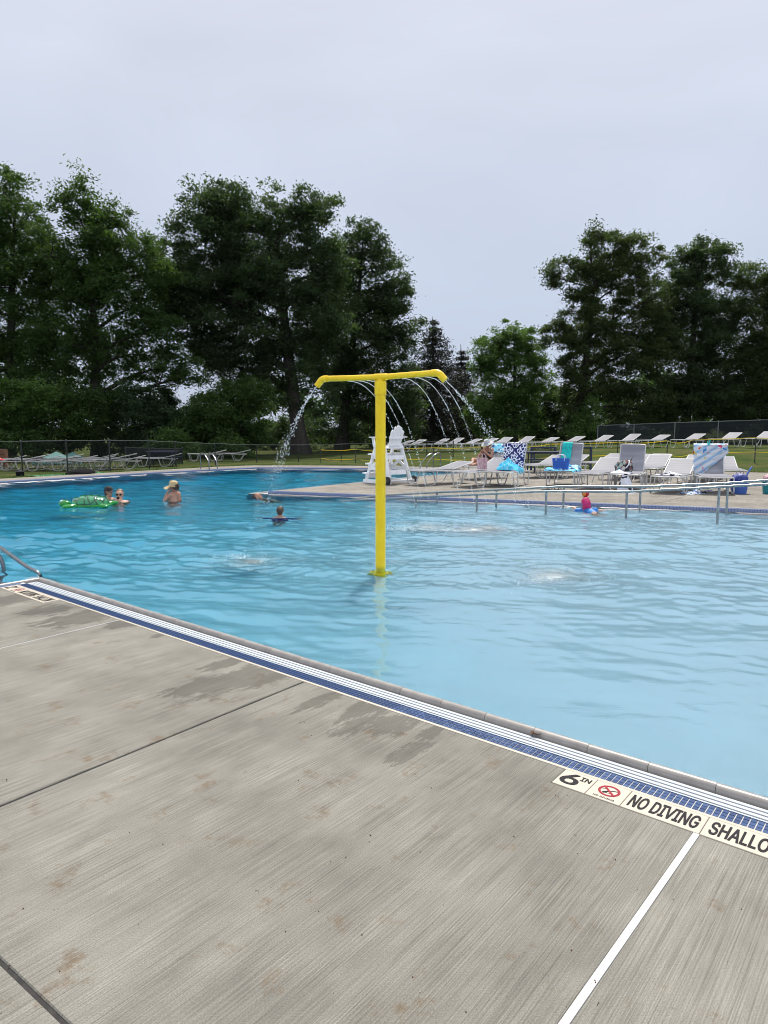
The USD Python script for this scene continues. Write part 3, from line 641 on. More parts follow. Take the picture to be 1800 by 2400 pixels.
tree('maple_tree', 'tall green maple with a low branch reaching right over the gap of sky', foot(232, 45), atd(215, 520, 45),
     lobes_px(45, [(165, 480, 48, 62), (210, 570, 75, 75), (278, 530, 34, 60), (308, 620, 62, 60), (165, 690, 65, 75), (250, 700, 90, 75), (330, 720, 46, 60), (200, 810, 95, 80), (310, 830, 85, 65), (395, 860, 62, 34), (435, 885, 32, 20), (150, 910, 95, 62), (270, 930, 85, 50), (350, 640, 46, 66), (118, 600, 46, 66), (362, 770, 46, 44), (128, 800, 56, 60), (235, 640, 60, 60)]), 50000, 'leaf_maple', 0.27, 0.58, 0.40, 2, TR)
tree('oak_tree', 'broad dark oak behind the left end of the yellow spray arm', foot(706, 50), atd(640, 520, 50),
     lobes_px(50, [(488, 485, 60, 58), (560, 500, 70, 62), (645, 500, 55, 48), (735, 500, 50, 52), (430, 575, 56, 60), (520, 590, 95, 80), (630, 590, 95, 80), (730, 590, 52, 65), (410, 660, 60, 55), (500, 700, 100, 80), (620, 700, 110, 80), (735, 690, 60, 70), (450, 770, 75, 55), (560, 800, 105, 65), (690, 800, 100, 75), (500, 850, 48, 50), (585, 870, 55, 50), (690, 900, 95, 60), (375, 640, 34, 50), (385, 735, 42, 50), (785, 640, 36, 66), (775, 770, 48, 66), (545, 520, 40, 40), (690, 520, 40, 44), (600, 640, 90, 70)]), 84000, 'leaf_oak', 0.30, 0.66, 0.62, 3, TR)
tree('oak_tree', 'dark oak with a stepped right side, over the T joint of the yellow post', foot(800, 57), atd(850, 560, 57),
     lobes_px(57, [(852, 555, 36, 42), (880, 600, 40, 40), (838, 620, 55, 58), (895, 670, 46, 62), (815, 700, 60, 65), (900, 740, 58, 55), (838, 770, 85, 70), (915, 800, 62, 55), (800, 860, 90, 75), (900, 890, 90, 75), (830, 970, 100, 60), (930, 980, 65, 60), (800, 600, 40, 50), (790, 690, 44, 60), (935, 690, 26, 40), (775, 860, 50, 60)]), 50000, 'leaf_oak', 0.31, 0.7, 0.5, 4, TR)
tree('maple_tree', 'rounded lighter green tree standing alone between the conifers and the right hand trees', foot(1205, 58), atd(1205, 800, 58),
     lobes_px(58, [(1205, 785, 44, 34), (1160, 815, 40, 34), (1245, 815, 36, 36), (1195, 855, 70, 50), (1140, 870, 34, 40), (1255, 880, 36, 44), (1170, 930, 66, 50), (1235, 945, 60, 48), (1140, 965, 52, 40), (1200, 1000, 80, 36)]), 26000, 'leaf_bright', 0.28, 0.55, 0.3, 5, TR)
tree('locust_tree', 'ragged tall tree with a spur of leaves pointing left and an ivy clad trunk', foot(1345, 55), atd(1400, 640, 55),
     lobes_px(55, [(1385, 575, 34, 34), (1440, 590, 50, 40), (1500, 590, 46, 38), (1335, 625, 42, 22), (1305, 650, 16, 20), (1400, 650, 62, 42), (1470, 670, 62, 48), (1370, 720, 52, 40), (1440, 750, 80, 55), (1315, 790, 36, 40), (1370, 800, 62, 50), (1470, 830, 85, 60), (1345, 870, 40, 40), (1430, 910, 75, 55), (1350, 960, 36, 60), (1500, 960, 85, 55), (1535, 700, 36, 56), (1530, 800, 50, 56)]), 52000, 'leaf_olive', 0.28, 0.55, 0.45, 6, TR, droop=0.25)
tree('locust_tree', 'tall dark tree with a bare twig at its top, second from the right edge', foot(1600, 57), atd(1640, 620, 57),
     lobes_px(57, [(1660, 590, 52, 30), (1610, 610, 40, 30), (1590, 660, 36, 34), (1680, 650, 52, 42), (1570, 720, 50, 48), (1640, 740, 72, 52), (1690, 760, 40, 40), (1590, 820, 85, 62), (1680, 850, 70, 60), (1570, 920, 85, 58), (1660, 950, 85, 55)]), 50000, 'leaf_oak', 0.28, 0.58, 0.45, 7, TR, droop=0.2)
tree('locust_tree', 'dense olive green tree cut off by the right edge of the view', foot(1800, 57), atd(1790, 700, 57),
     lobes_px(57, [(1745, 655, 34, 34), (1790, 690, 50, 44), (1740, 730, 46, 46), (1850, 700, 70, 60), (1790, 790, 85, 66), (1880, 800, 70, 80), (1750, 870, 70, 58), (1830, 910, 95, 62), (1750, 960, 80, 52)]), 42000, 'leaf_olive', 0.28, 0.6, 0.45, 8, TR)
def conifer(name, label, px, Y, top_py, half_px, seed, n=2600, pale=False):
    rg = np.random.default_rng(seed); b = foot(px, Y); top = atd(px, top_py, Y) - b; H = top[2]; R = 1.45 * half_px * mpp(Y)
    t = thing(name, label, 'tree', b, 0, 'conifers beyond the fence')
    w = M().tube([(0, 0, 0), (0, 0, H * 0.5), top], [0.28, 0.16, 0.02], 7); C = []
    z = 1.0
    while z < H - 0.15:
        f = (1 - z / H) ** 0.85; nb = rg.integers(5, 8); a0 = rg.random() * 6.28
        for k in range(nb):
            a = a0 + k * 2 * PI / nb + rg.normal(0, 0.2); L = R * f * (0.7 + 0.5 * rg.random()) + 0.1
            s = np.linspace(0.05, 1, max(3, int(L / 0.09)))[:, None]
            ln = np.c_[np.cos(a) * L * s, np.sin(a) * L * s, z + L * (0.12 * s - 0.42 * s ** 2 + 0.22 * s ** 4)] * np.array([1, 1, 1])
            if len(ln) > 2: w.tube(ln[::max(1, len(ln) // 4)], np.linspace(0.03, 0.008, len(ln[::max(1, len(ln) // 4)])), 4, cap=False)
            rep = np.repeat(ln, 8, 0); C.append(rep + rg.normal(size=rep.shape) * np.array([0.12, 0.12, 0.13]) * (0.6 + L * 0.35) - [0, 0, 0.12])
        z += 0.40 + 0.30 * rg.random() * (0.4 + f)
    obj('trunk', w, MAT['bark'], t); v, f = leaf_cards(np.vstack(C), 0.20, rg, 0.1); obj('crown', M().add(v, f), MAT['needle'], t)
conifer('spruce_tree', 'taller dark spruce to the right of the oaks', 1014, 62, 742, 92, 11)
conifer('spruce_tree', 'smaller spruce between the tall spruce and the rounded green tree', 1080, 66, 806, 58, 12)
# lower growth behind the fences
bushes = [('light green bush behind the loungers at the left edge', 55, 41, [(40, 960, 60, 60), (95, 930, 40, 40), (20, 1020, 70, 40)], 'leaf_bright', 9000),
          ('mid green bush between the bright left bush and the first maple trunk', 150, 42, [(150, 1000, 55, 50), (190, 960, 40, 40), (120, 1040, 60, 30)], 'leaf_maple', 8000),
          ('dark bush right of the maple trunk behind the fence', 330, 44, [(320, 990, 60, 60), (365, 960, 30, 45), (300, 1040, 60, 30)], 'leaf_far', 9000),
          ('young pale tree standing in the gap of sky', 392, 48, [(392, 960, 22, 36), (395, 1000, 34, 40), (388, 930, 10, 20)], 'leaf_far', 4000),
          ('round dark green bush under the low maple branch', 470, 44, [(470, 990, 52, 56), (440, 1020, 50, 40), (510, 960, 46, 46)], 'leaf_maple', 10000),
          ('bright green bush under the oak left of the water spray', 570, 46, [(565, 940, 44, 52), (600, 920, 36, 36), (560, 1010, 66, 52)], 'leaf_maple', 11000),
          ('bright shrub low behind the fence near the far pool ladder', 420, 42, [(410, 1035, 40, 26), (380, 1060, 34, 22), (445, 1058, 34, 20)], 'leaf_bright', 4500),
          ('small bright shrub low against the fence right of the far pool ladder', 520, 43, [(525, 1045, 34, 26), (555, 1065, 30, 18)], 'leaf_bright', 3500),
          ('bushy undergrowth behind the far loungers under the rounded tree', 1290, 60, [(1290, 935, 40, 40), (1262, 980, 44, 44), (1320, 1000, 36, 34)], 'leaf_far', 6500),
          ('dark undergrowth behind the oak trunk left of the yellow pole', 640, 60, [(640, 1010, 60, 44), (700, 1020, 60, 40), (600, 1030, 40, 30)], 'leaf_oak', 6000),
          ('dark undergrowth right behind the yellow pole under the stepped oak', 820, 62, [(790, 1010, 60, 46), (860, 1005, 60, 50), (920, 1015, 50, 44)], 'leaf_oak', 6500),
          ('dark undergrowth at the foot of the two spruces', 1040, 64, [(990, 1010, 50, 44), (1050, 1005, 50, 48), (1105, 1010, 44, 44)], 'leaf_oak', 6000),
          ('dark undergrowth behind the screen fence at right', 1560, 60, [(1450, 1000, 70, 46), (1540, 990, 70, 50), (1640, 985, 70, 50), (1740, 985, 80, 50)], 'leaf_oak', 9000),
          ('pale shrub at the left end of the dark screen fence', 1385, 53, [(1385, 985, 24, 44), (1372, 1020, 30, 30)], 'leaf_bright', 2600)]
for i, (lab, px, Y, rows, lf, n) in enumerate(bushes):
    tree('shrub', lab, foot(px, Y), atd(px, rows[0][1], Y), lobes_px(Y, rows), n, lf, 0.26, 0.42, 0.06, 40 + i, 'shrubs behind the fence', 'shrub', limbs=False)
rg = np.random.default_rng(77)                                          # the far wood reads as one dark mass
W = []
for px in range(-260, 2100, 46):
    tp = np.interp(px, [-300, 60, 330, 420, 520, 620, 1000, 1230, 1300, 1380, 1500, 2100], [900, 900, 940, 968, 955, 900, 930, 965, 930, 900, 880, 880]) + rg.normal(0, 10)
    Y = 80 + rg.random() * 8; k = mpp(Y)
    for py in np.arange(tp + 24, 1085, 36): W.append((atd(px + rg.normal(0, 12), py, Y + rg.normal(0, 1.5)), np.array([44 * k, 1.6, 34 * k])))
pts, _ = crown_points(W, 52000, rg, 1.1)
v, f = leaf_cards(pts, 0.85, rg); obj('far_woods', M().add(v, f), MAT['leaf_far'], label='dark far wood closing the view behind the trees', cat='woods', kind='stuff')

# ---------------------------------------------------------------- fences
def chain_fence(name, label, posts, heights, fabric='chain_link', rail_r=0.021, post_r=0.026, frame_mat='fence_dark', rail_mat=None, midrail=False):
    b = np.asarray(posts[0], float); t = thing(name, label, 'fence', b)
    P = [np.asarray(p, float) - b for p in posts]
    for p, h in zip(P, heights): obj('post', M().tube([p - [0, 0, 0.1], p + [0, 0, h]], post_r, 7).lathe([(0, h + 0.03), (post_r * 1.1, h + 0.012), (post_r * 1.1, h - 0.03)], 7, p), MAT[frame_mat], t)
    tops = [p + [0, 0, h - 0.02] for p, h in zip(P, heights)]
    obj('top_rail', M().tube(tops, rail_r, 6), MAT[rail_mat or frame_mat], t)
    if midrail: obj('mid_rail', M().tube([p - [0, 0, 0.28] for p in tops], rail_r * 0.7, 6), MAT[frame_mat], t)
    for (p, h), (q, g) in zip(list(zip(P, heights))[:-1], list(zip(P, heights))[1:]):
        n = np.cross(q - p, [0, 0, 1]); n /= np.linalg.norm(n); o = n * 0.03
        obj('mesh_panel', M().add(np.array([p + o + [0, 0, 0.03], q + o + [0, 0, 0.03], q + o + [0, 0, g - 0.05], p + o + [0, 0, h - 0.05]]), np.array([[0, 1, 2], [0, 2, 3]])), MAT[fabric], t)
    return t
def on_ground(px, Y): x = atd(px, 1090, Y)[0]; return np.array([x, Y, float(ground_z(x, Y))])
fp = [(-330, 23.6), (-120, 24.2), (50, 24.6), (110, 24.8), (158, 24.9), (258, 25.4)]
fl = [on_ground(x, y) for x, y in ((-300, 22.6), (-120, 23.4), (52, 24.4), (158, 25.2), (258, 26.2), (350, 29.0), (413, 31.6), (505, 34.6), (602, 36.4), (700, 36.8), (800, 36.9), (905, 36.8), (1000, 36.6), (1062, 36.5))]
ft = [1040, 1036, 1033, 1031.5, 1030.5, 1032, 1035, 1039, 1042, 1042, 1040, 1037, 1034, 1033]
fpx = (-300, -120, 52, 158, 258, 350, 413, 505, 602, 700, 800, 905, 1000, 1062)
chain_fence('chain_link_fence', 'low dark chain link fence running along the left and far side of the pool', fl, [atd(x, t_, p[1])[2] - p[2] for x, t_, p in zip(fpx, ft, fl)], rail_mat='fence_grey', rail_r=0.013)
rp = [on_ground(x, y) for x, y in ((1398, 50), (1482, 49), (1577, 48), (1678, 47), (1798, 46), (1930, 45))]
chain_fence('screen_fence', 'tall fence with dark windscreen fabric and grey posts behind the upper loungers', rp, [atd(x, t_, p[1])[2] - p[2] for x, t_, p in zip((1398, 1482, 1577, 1678, 1798, 1930), (997, 994, 990, 987, 983, 978), rp)], 'windscreen', 0.03, 0.045, 'fence_grey', None, True)
sp_ = [on_ground(x, y) for x, y in ((296, 33.4), (360, 34.6), (428, 35.6))]
chain_fence('screen_fence', 'short dark windscreen fence behind the left picnic table', sp_, [atd(x, t_, p[1])[2] - p[2] for x, t_, p in zip((296, 360, 428), (1048, 1050, 1050), sp_)], 'windscreen', 0.02, 0.03, 'fence_dark')
# caution tape strung between thin posts
tp_px = [(752, 1048, 34.5), (833, 1046, 33.6), (945, 1040, 32.6), (1016, 1037, 32.0), (1140, 1036, 31.2), (1290, 1034, 30.6), (1446, 1031, 30.0), (1562, 1042, 29.4), (1624, 1029, 29.0), (1768, 1025, 28.2), (1905, 1022, 27.6)]
tb_ = on_ground(tp_px[0][0], tp_px[0][2]); tf = thing('tape_fence', 'thin dark posts strung with two strands of yellow caution tape across the grass bank', 'fence', tb_)
g_pts = []
for px, py, Y in tp_px:
    g = on_ground(px, Y); top = atd(px, py, Y); g_pts.append((g, top[2] - g[2]))
    obj('post', M().tube([g - tb_ - [0, 0, 0.1], [g[0] - tb_[0], g[1] - tb_[1], top[2] - tb_[2]]], 0.022, 6), MAT['fence_dark'], tf)
def tape(name, ys):
    C = []
    for k in range(len(tp_px) - 1):
        (xa, _, Ya), (xb, _, Yb) = tp_px[k], tp_px[k + 1]
        A, B = atd(xa, np.interp(xa, *ys), Ya - 0.03), atd(xb, np.interp(xb, *ys), Yb - 0.03)
        for s in np.linspace(0, 1, 9)[:-1]: C.append(A + (B - A) * s - [0, 0, 0.10 * 4 * s * (1 - s) * (0.6 + 0.6 * math.sin(k * 2.1))])
    C.append(B); C = np.array(C) - tb_; tw = np.sin(np.arange(len(C)) * 0.9) * 0.7
    up = np.stack([0 * tw, np.sin(tw), np.cos(tw)], 1) * 0.015
    obj(name, M().grid(np.stack([C - up, C + up], 1)), MAT['caution_tape'], tf)
tape('tape_strand', ([750, 833, 945, 1140, 1290, 1446, 1624, 1768, 1905], [1054, 1052.5, 1051, 1046, 1041, 1037, 1031, 1026, 1021]))
tape('tape_strand', ([750, 833, 945, 1140, 1290, 1446, 1624, 1768, 1905], [1074, 1075.5, 1076, 1075, 1071, 1067, 1063, 1059, 1056]))
# tufts where lawn meets deck
rg = np.random.default_rng(5); ln = LineString(np.array(outer)[0:12]); s = rg.random(15000) * ln.length
p = shapely.get_coordinates(shapely.line_interpolate_point(ln, s)) + np.c_[rg.normal(0, 0.04, 15000), np.abs(rg.normal(0, 0.35, 15000)) + 0.01]
out = ~shapely.contains(OUTER, shapely.points(p)); p = p[out]; n = len(p); z = ground_z(p[:, 0], p[:, 1]) - 0.01
a = rg.random(n) * 6.28; h = 0.04 + 0.09 * rg.random(n) ** 2; w = np.c_[np.cos(a), np.sin(a)] * 0.012; tilt = rg.normal(0, 0.03, (n, 2))
v = np.stack([np.c_[p - w, z], np.c_[p + w, z], np.c_[p + tilt, z + h]], 1).reshape(-1, 3)
obj('grass_tufts', M().add(v, np.arange(3 * n).reshape(-1, 3)), MAT['grass_blade'], label='ragged grass tufts along the far edge of the deck', cat='grass', kind='stuff')

# ---------------------------------------------------------------- depth marker tiles
def lettering(text, cap, squeeze=1.0, bold=True):
    m = meshkit.text_mesh(text, cap, 0.0012, bold); m.apply_scale((squeeze / (m.bounds[1, 0] - m.bounds[0, 0]), 1, 1)); b = m.bounds
    m.apply_translation((-(b[0, 0] + b[1, 0]) / 2, 0, 0)); c = []
    for k in (-1, 0, 1):
        q = m.copy(); q.apply_translation((k * cap * 0.009, 0, k * 0.0001)); c.append(q)
    return trimesh.util.concatenate(c)
def marker(label, U, cells):
    """A row of cream tiles let into the deck; letters read along the edge with their tops towards the pool."""
    org = eu(U, -0.153); rz = math.atan2(E_DIR[1], E_DIR[0]); t = thing('depth_marker', label, 'sign', org, rz)
    x = 0.0
    for w, kind in cells:
        W_ = w * T - 0.0025; c, d = 0.0015, 0.151
        tm = M().box((x + W_ / 2, d / 2, -0.009), (W_, d, 0.016)).add(np.array([[x, 0, -0.001], [x + W_, 0, -0.001], [x + W_, d, -0.001], [x, d, -0.001], [x + c, c, 0.0006], [x + W_ - c, c, 0.0006], [x + W_ - c, d - c, 0.0006], [x + c, d - c, 0.0006]]), BOXF)
        tile = obj('tile', tm, MAT['tile_cream'], t)
        if kind == 'icon':
            ring = Point(x + W_ / 2, 0.086).buffer(0.047).difference(Point(x + W_ / 2, 0.086).buffer(0.036))
            sl = LineString([(x + W_ / 2 - 0.031, 0.086 + 0.031), (x + W_ / 2 + 0.031, 0.086 - 0.031)]).buffer(0.0052)
            cx, cy = x + W_ / 2, 0.086
            man = unary_union([LineString([(cx - 0.004, cy - 0.006), (cx + 0.014, cy + 0.010), (cx + 0.030, cy + 0.014)]).buffer(0.0032), LineString([(cx - 0.004, cy - 0.006), (cx - 0.020, cy - 0.020), (cx - 0.016, cy - 0.024)]).buffer(0.0042), Point(cx - 0.009, cy - 0.017).buffer(0.006),
                               LineString([(cx + 0.002, cy - 0.022), (cx + 0.012, cy - 0.019), (cx + 0.020, cy - 0.023)]).buffer(0.0014), LineString([(cx - 0.031, cy + 0.006), (cx - 0.022, cy + 0.012), (cx - 0.015, cy + 0.010)]).buffer(0.0012)])
            obj('pictogram', M().prism(man, 0.0006, 0.0014), MAT['letter_black'], tile)
            obj('prohibition_ring', M().prism(ring.union(sl), 0.0006, 0.0019), MAT['sign_red'], tile)
            m = lettering('NO DIVING', 0.0115, 0.092, False); m.apply_translation((cx, 0.014, 0.0006)); obj('lettering', m, MAT['letter_black'], tile)
        else:
            for txt, cap, sq, px, py in kind:
                m = lettering(txt, cap, sq * W_); m.apply_translation((x + px * W_, py, 0.0006)); obj('lettering', m, MAT['letter_black'], tile)
        x += w * T
    return t
marker('row of cream tiles reading 6 IN and NO DIVING in the near deck at right', M1U,
       [(1, [('6', 0.098, 0.56, 0.36, 0.030), ('IN', 0.036, 0.30, 0.76, 0.090)]), (1, 'icon'), (2.05, [('NO DIVING', 0.098, 0.88, 0.5, 0.028)]), (2, [('SHALLOW', 0.098, 0.86, 0.5, 0.028)])])
marker('row of cream no diving tiles at the far left corner of the near deck', M2U,
       [(1, [('2', 0.098, 0.54, 0.36, 0.030), ('FT', 0.036, 0.27, 0.76, 0.090)]), (1, 'icon'), (2, [('NO DIVING', 0.098, 0.88, 0.5, 0.028)]), (2, [('SHALLOW', 0.098, 0.86, 0.5, 0.028)])])

# ---------------------------------------------------------------- the yellow spray post and its jets
pb = at(892, 1330, WATER_Z); PY = pb[1]; fl_z = WATER_Z - float(depth_at(pb[0], pb[1]))
ft_ = thing('spray_post', 'yellow T shaped water spray post standing in the shallow water', 'water feature', (pb[0], pb[1], fl_z))
def loc(p): return np.asarray(p, float) - np.array([pb[0], pb[1], fl_z])
zt = atd(887, 884, PY)[2] - fl_z                                         # centre of the cross pipe above the floor
lean = np.array([atd(886.5, 930, PY)[0] - pb[0], 0, 0])
R_ = 0.060
z1 = atd(887, 920, PY)[2] - fl_z; z0 = atd(887, 893, PY)[2] - fl_z
obj('pole', M().lathe([(R_, 0.0), (R_, z1 - 0.02)], 28), MAT['yellow_paint'], ft_, smooth=40)
obj('collar', M().lathe([(R_ + 0.001, z1 - 0.03), (R_ + 0.006, z1 - 0.028), (R_ + 0.008, z1 - 0.022), (R_ + 0.008, z1 + 0.105), (R_ + 0.005, z1 + 0.125), (R_ + 0.001, z1 + 0.132), (0.034, z1 + 0.133), (0.034, zt)], 28), MAT['yellow_paint'], ft_, smooth=40)
bf = obj('base_flange', M().lathe([(R_ - 0.005, 0.07), (R_ + 0.012, 0.068), (R_ + 0.014, 0.05), (0.145, 0.045), (0.150, 0.038), (0.150, 0.0)], 32), MAT['yellow_paint'], ft_, smooth=40)
for k in range(8):
    a = k * PI / 4 + 0.2; obj('bolt', M().lathe([(0.0, 0.066), (0.011, 0.064), (0.012, 0.046)], 6, (0.115 * math.cos(a), 0.115 * math.sin(a), 0)), MAT['steel'], bf)
A_L, A_R = loc(atd(760, 888, PY + 0.30)), loc(atd(1022, 874, PY - 0.42))
AC = np.array([0, 0, zt]); A_R = A_R - 0.0
ad = (A_R - A_L) / np.linalg.norm(A_R - A_L)
obj('cross_pipe', M().tube([A_L, AC, A_R], 0.034, 16), MAT['yellow_paint'], ft_, smooth=40)
tj = M().tube([AC - ad * 0.085, AC - ad * 0.08, AC + ad * 0.08, AC + ad * 0.085], [0.037, 0.041, 0.041, 0.037], 18).tube([AC - [0, 0, 0.09], AC], 0.040, 18)
obj('tee_joint', tj, MAT['yellow_paint'], ft_, smooth=40)
tipL, tipR = loc(atd(743, 905, PY + 0.34)), loc(atd(1043, 891, PY - 0.47))
for a, b, s in ((A_L, tipL, 1), (A_R, tipR, -1)):
    pts = fillet([a + ad * 0.05 * s, a - ad * 0.03 * s, b], 0.05, 7)
    obj('elbow_nozzle', M().tube([pts[0] - ad * -0.002 * s] + list(pts[1:]), np.r_[0.039, np.full(len(pts) - 2, 0.040), 0.038], 16), MAT['yellow_paint'], ft_, smooth=40)

OCT_V, OCT_F = np.array([[1, 0, 0], [-1, 0, 0], [0, 1, 0], [0, -1, 0], [0, 0, 1], [0, 0, -1.0]]), np.array([[0, 2, 4], [2, 1, 4], [1, 3, 4], [3, 0, 4], [2, 0, 5], [1, 2, 5], [3, 1, 5], [0, 3, 5]])
DROP = trimesh.creation.icosphere(0); DV, DF = np.array(DROP.vertices), np.array(DROP.faces)
def drops(mm, C, r, D=None, stretch=1.0):
    n = len(C); r = np.broadcast_to(r, (n,))
    V = DV[None] * r[:, None, None]
    if D is not None:
        D = D / (np.linalg.norm(D, axis=1, keepdims=True) + 1e-9); V = V + (V @ D[:, :, None]) * D[:, None, :] * (stretch - 1)
    v = (V + C[:, None]).reshape(-1, 3); f = (DF[None] + np.arange(n)[:, None, None] * len(DV)).reshape(-1, 3); mm.add(v, f)
def flight(src, dst, apex, s):
    """A throw from src to dst that sags as gravity asks; apex is the launch rise over one flight."""
    s = np.asarray(s)[:, None]; p = src + (dst - src) * s; p[:, 2] = (src[2] + apex * s - (apex + src[2] - dst[2]) * s ** 2)[:, 0]; return p
water_pb = np.array([pb[0], pb[1], fl_z])
def jet(label, src, dst, apex, seed, spread=0.0, solid=0.3, n=110, r=0.0052, group=None):
    rg = np.random.default_rng(seed); mm = M(); tw_ = 0.6 if spread else 0.65
    sm = np.linspace(0, solid, 14); P = flight(src, dst, apex, sm); P += rg.normal(0, 0.0015, P.shape)
    mm.tube(P, np.linspace(0.0052, 0.0036, 14) * tw_, 5)
    s = np.sort(rg.random(n)) * (1 - solid * 0.8) + solid * 0.8; C = flight(src, dst, apex, s); D = flight(src, dst, apex, s + 0.01) - C
    C += rg.normal(size=C.shape) * (0.003 + (0.007 + spread) * (s[:, None] ** 1.5))
    C = C[C[:, 2] > WATER_Z]; D = D[:len(C)]
    drops(mm, C, r * (0.45 + 0.8 * rg.random(len(C))), D, 1.9)
    obj('water_jet', mm, MAT['water_drop'], smooth=True, label=label, cat='water jet', group=group, kind='stuff')
def pipe_at(px):
    a, b = AC, (A_L if px < 887 else A_R); q = (px - 887) / ((760 - 887) if px < 887 else (1022 - 887)); return a + (b - a) * q + water_pb - [0, 0, 0.036]
names = ['thin jet from the left arm, farthest left of the three passing behind the pole', 'thin jet from the middle of the left arm passing behind the pole', 'thin jet leaving the left arm right beside the pole',
         'thin jet from the right arm nearest the pole', 'middle one of the three thin jets from the right arm', 'thin jet from the right arm closest to the right elbow']
dsts = [at(985, 1232, WATER_Z), at(1000, 1233, WATER_Z), at(1016, 1231, WATER_Z), at(1090, 1238, WATER_Z), at(1122, 1238, WATER_Z), at(1150, 1236, WATER_Z)]
for k, (px, dst, nm) in enumerate(zip((813, 835, 857, 941, 972, 997), dsts, names)):
    jet(nm, pipe_at(px), dst, 0.3, 60 + k, n=230, solid=0.42, r=0.0035)
jet('broken spray falling from the left end nozzle of the yellow arm', tipL + water_pb, landings[4], -1.0, 70, 0.085, 0.14, 700, 0.0036)
jet('fanning spray falling from the right end nozzle of the yellow arm', tipR + water_pb, landings[3], -1.1, 71, 0.12, 0.12, 700, 0.0034)
rg = np.random.default_rng(12)
lab = ['patch of white splash where the left arm jets land, right of the pole', 'white splash where the first right arm jet lands', 'white splash where the outer right arm jets land, beyond the middle splash', 'splash in the shallow water at right where the fanning spray lands', 'splash left of the yellow pole where the left nozzle spray lands']
for c, nm, sz in zip(landings, lab, (1.0, 0.8, 1.0, 1.0, 0.9)):
    mm = M(); n = int(4200 * sz); r = np.abs(rg.normal(0, 0.46, n)) * sz; a = rg.random(n) * 2 * PI
    C = np.c_[c[0] + r * np.cos(a), c[1] + r * np.sin(a) * 0.9, WATER_Z - 0.011 - 0.045 * rg.random(n) ** 1.2]
    R_b = 0.004 + 0.0065 * rg.random(n); mm.add((OCT_V[None] * R_b[:, None, None] + C[:, None]).reshape(-1, 3), (OCT_F[None] + np.arange(n)[:, None, None] * 6).reshape(-1, 3))
    n = int(26 * sz); r = np.abs(rg.normal(0, 0.11, n)); a = rg.random(n) * 2 * PI
    C = np.c_[c[0] + r * np.cos(a) * 1.6, c[1] + r * np.sin(a), WATER_Z + 0.002 + np.abs(rg.normal(0, 0.022, n)) * np.exp(-r / 0.15)]
    drops(mm, C, 0.0015 + 0.0045 * rg.random(n) ** 2)
    obj('splash', mm, MAT['foam_white'], smooth=True, label=nm, cat='splash', kind='stuff')

# ---------------------------------------------------------------- rails and ladders
def handrail(label, rail, posts, r=0.024):
    """rail: (x, y, distance) of the pipe; posts: (x, y of the top, y of the waterline)."""
    base = at(posts[0][0], posts[0][2], WATER_Z); t = thing('handrail', label, 'handrail', base)
    R = [atd(*p) - base for p in rail]
    obj('rail', M().tube(fillet(R, 0.12, 5), r, 10), MAT['rail_steel'], t, smooth=50)
    for x, yt, yw in posts:
        p = at(x, yw, WATER_Z); top = atd(x, yt, p[1]); p = p - base; top = top - base
        obj('post', M().tube([[p[0], p[1], -0.45], [p[0], p[1], top[2]]], r * 0.92, 10), MAT['rail_steel'], t, smooth=50)
handrail('nearer of the two steel ramp handrails, with its posts in front of the other', [(760, 1178, 15.6), (822, 1173.5, 15.2), (975, 1165.5, 14.45), (1117, 1159, 13.8), (1279, 1151, 13.3), (1467, 1153, 12.7), (1681, 1141.5, 11.85), (1850, 1132, 11.2), (2000, 1124, 10.6)],
         [(975, 1166, 1186), (1117, 1159, 1195), (1279, 1151, 1202), (1467, 1153, 1212), (1681, 1141.5, 1226), (1900, 1130, 1243)])
handrail('steel ramp handrail on the far side, next to the tiled edge', [(800, 1170, 16.6), (900, 1161, 16.1), (1024, 1154, 15.4), (1163, 1148, 14.75), (1320, 1140, 14.3), (1499, 1141, 13.75), (1702, 1132.5, 13.1), (1900, 1119, 12.4), (2050, 1111, 11.9)],
         [(1024, 1154, 1175), (1163, 1148, 1184), (1320, 1140, 1189), (1499, 1141, 1196), (1702, 1132.5, 1205), (1920, 1118, 1217)])
def ladder(label, rails, steps):
    base = np.array(rails[0][0]); t = thing('pool_ladder', label, 'ladder', base)
    for R in rails: obj('rail', M().tube(fillet([np.asarray(p) - base for p in R], 0.16, 7), 0.022, 10), MAT['steel'], t, smooth=50)
    for a, b in steps: obj('step', M().bar(np.asarray(a) - base, np.asarray(b) - base, 0.08, 0.03), MAT['steel'], t)
def ladder_px(label, Y, deck, water_side, top, dy):
    """deck, water_side, top: photograph points of each of the two rails; dy: how much nearer the water side stands."""
    rails, feet = [], []
    for k in range(2):
        a = atd(*deck[k], Y[k]); w = atd(*water_side[k], Y[k] - dy); tp = atd(*top[k], Y[k]); foot_ = w.copy(); foot_[2] = -1.0; a[2] = 0.0
        up = a.copy(); up[2] = tp[2]; kn = w.copy()
        rails.append([a, up + [0, 0, 0.02], (up + kn) / 2 + [0, 0, 0.12], kn, foot_]); feet.append(foot_)
    steps = [(feet[0] + [0, 0, h], feet[1] + [0, 0, h]) for h in (0.75, 0.45, 0.15)]
    ladder(label, rails, steps)
ladder_px('steel pool ladder at the far left edge of the deep water', (27.2, 27.9), [(470, 1098), (490, 1097)], [(490, 1082), (509, 1084)], [(470, 1061), (490, 1060)], 0.7)
ladder_px('steel pool ladder at the far edge between the lifeguard chair and the first deck lounger', (27.6, 27.4), [(1015.5, 1098), (1032, 1098)], [(984, 1091), (1000, 1088)], [(1014, 1061), (1031, 1060)], 0.6)
c = at(84, 1352, -0.05); far_l = atd(-30, 1262, c[1] + 0.55); c2 = c + [0.0, 0.10, 0]
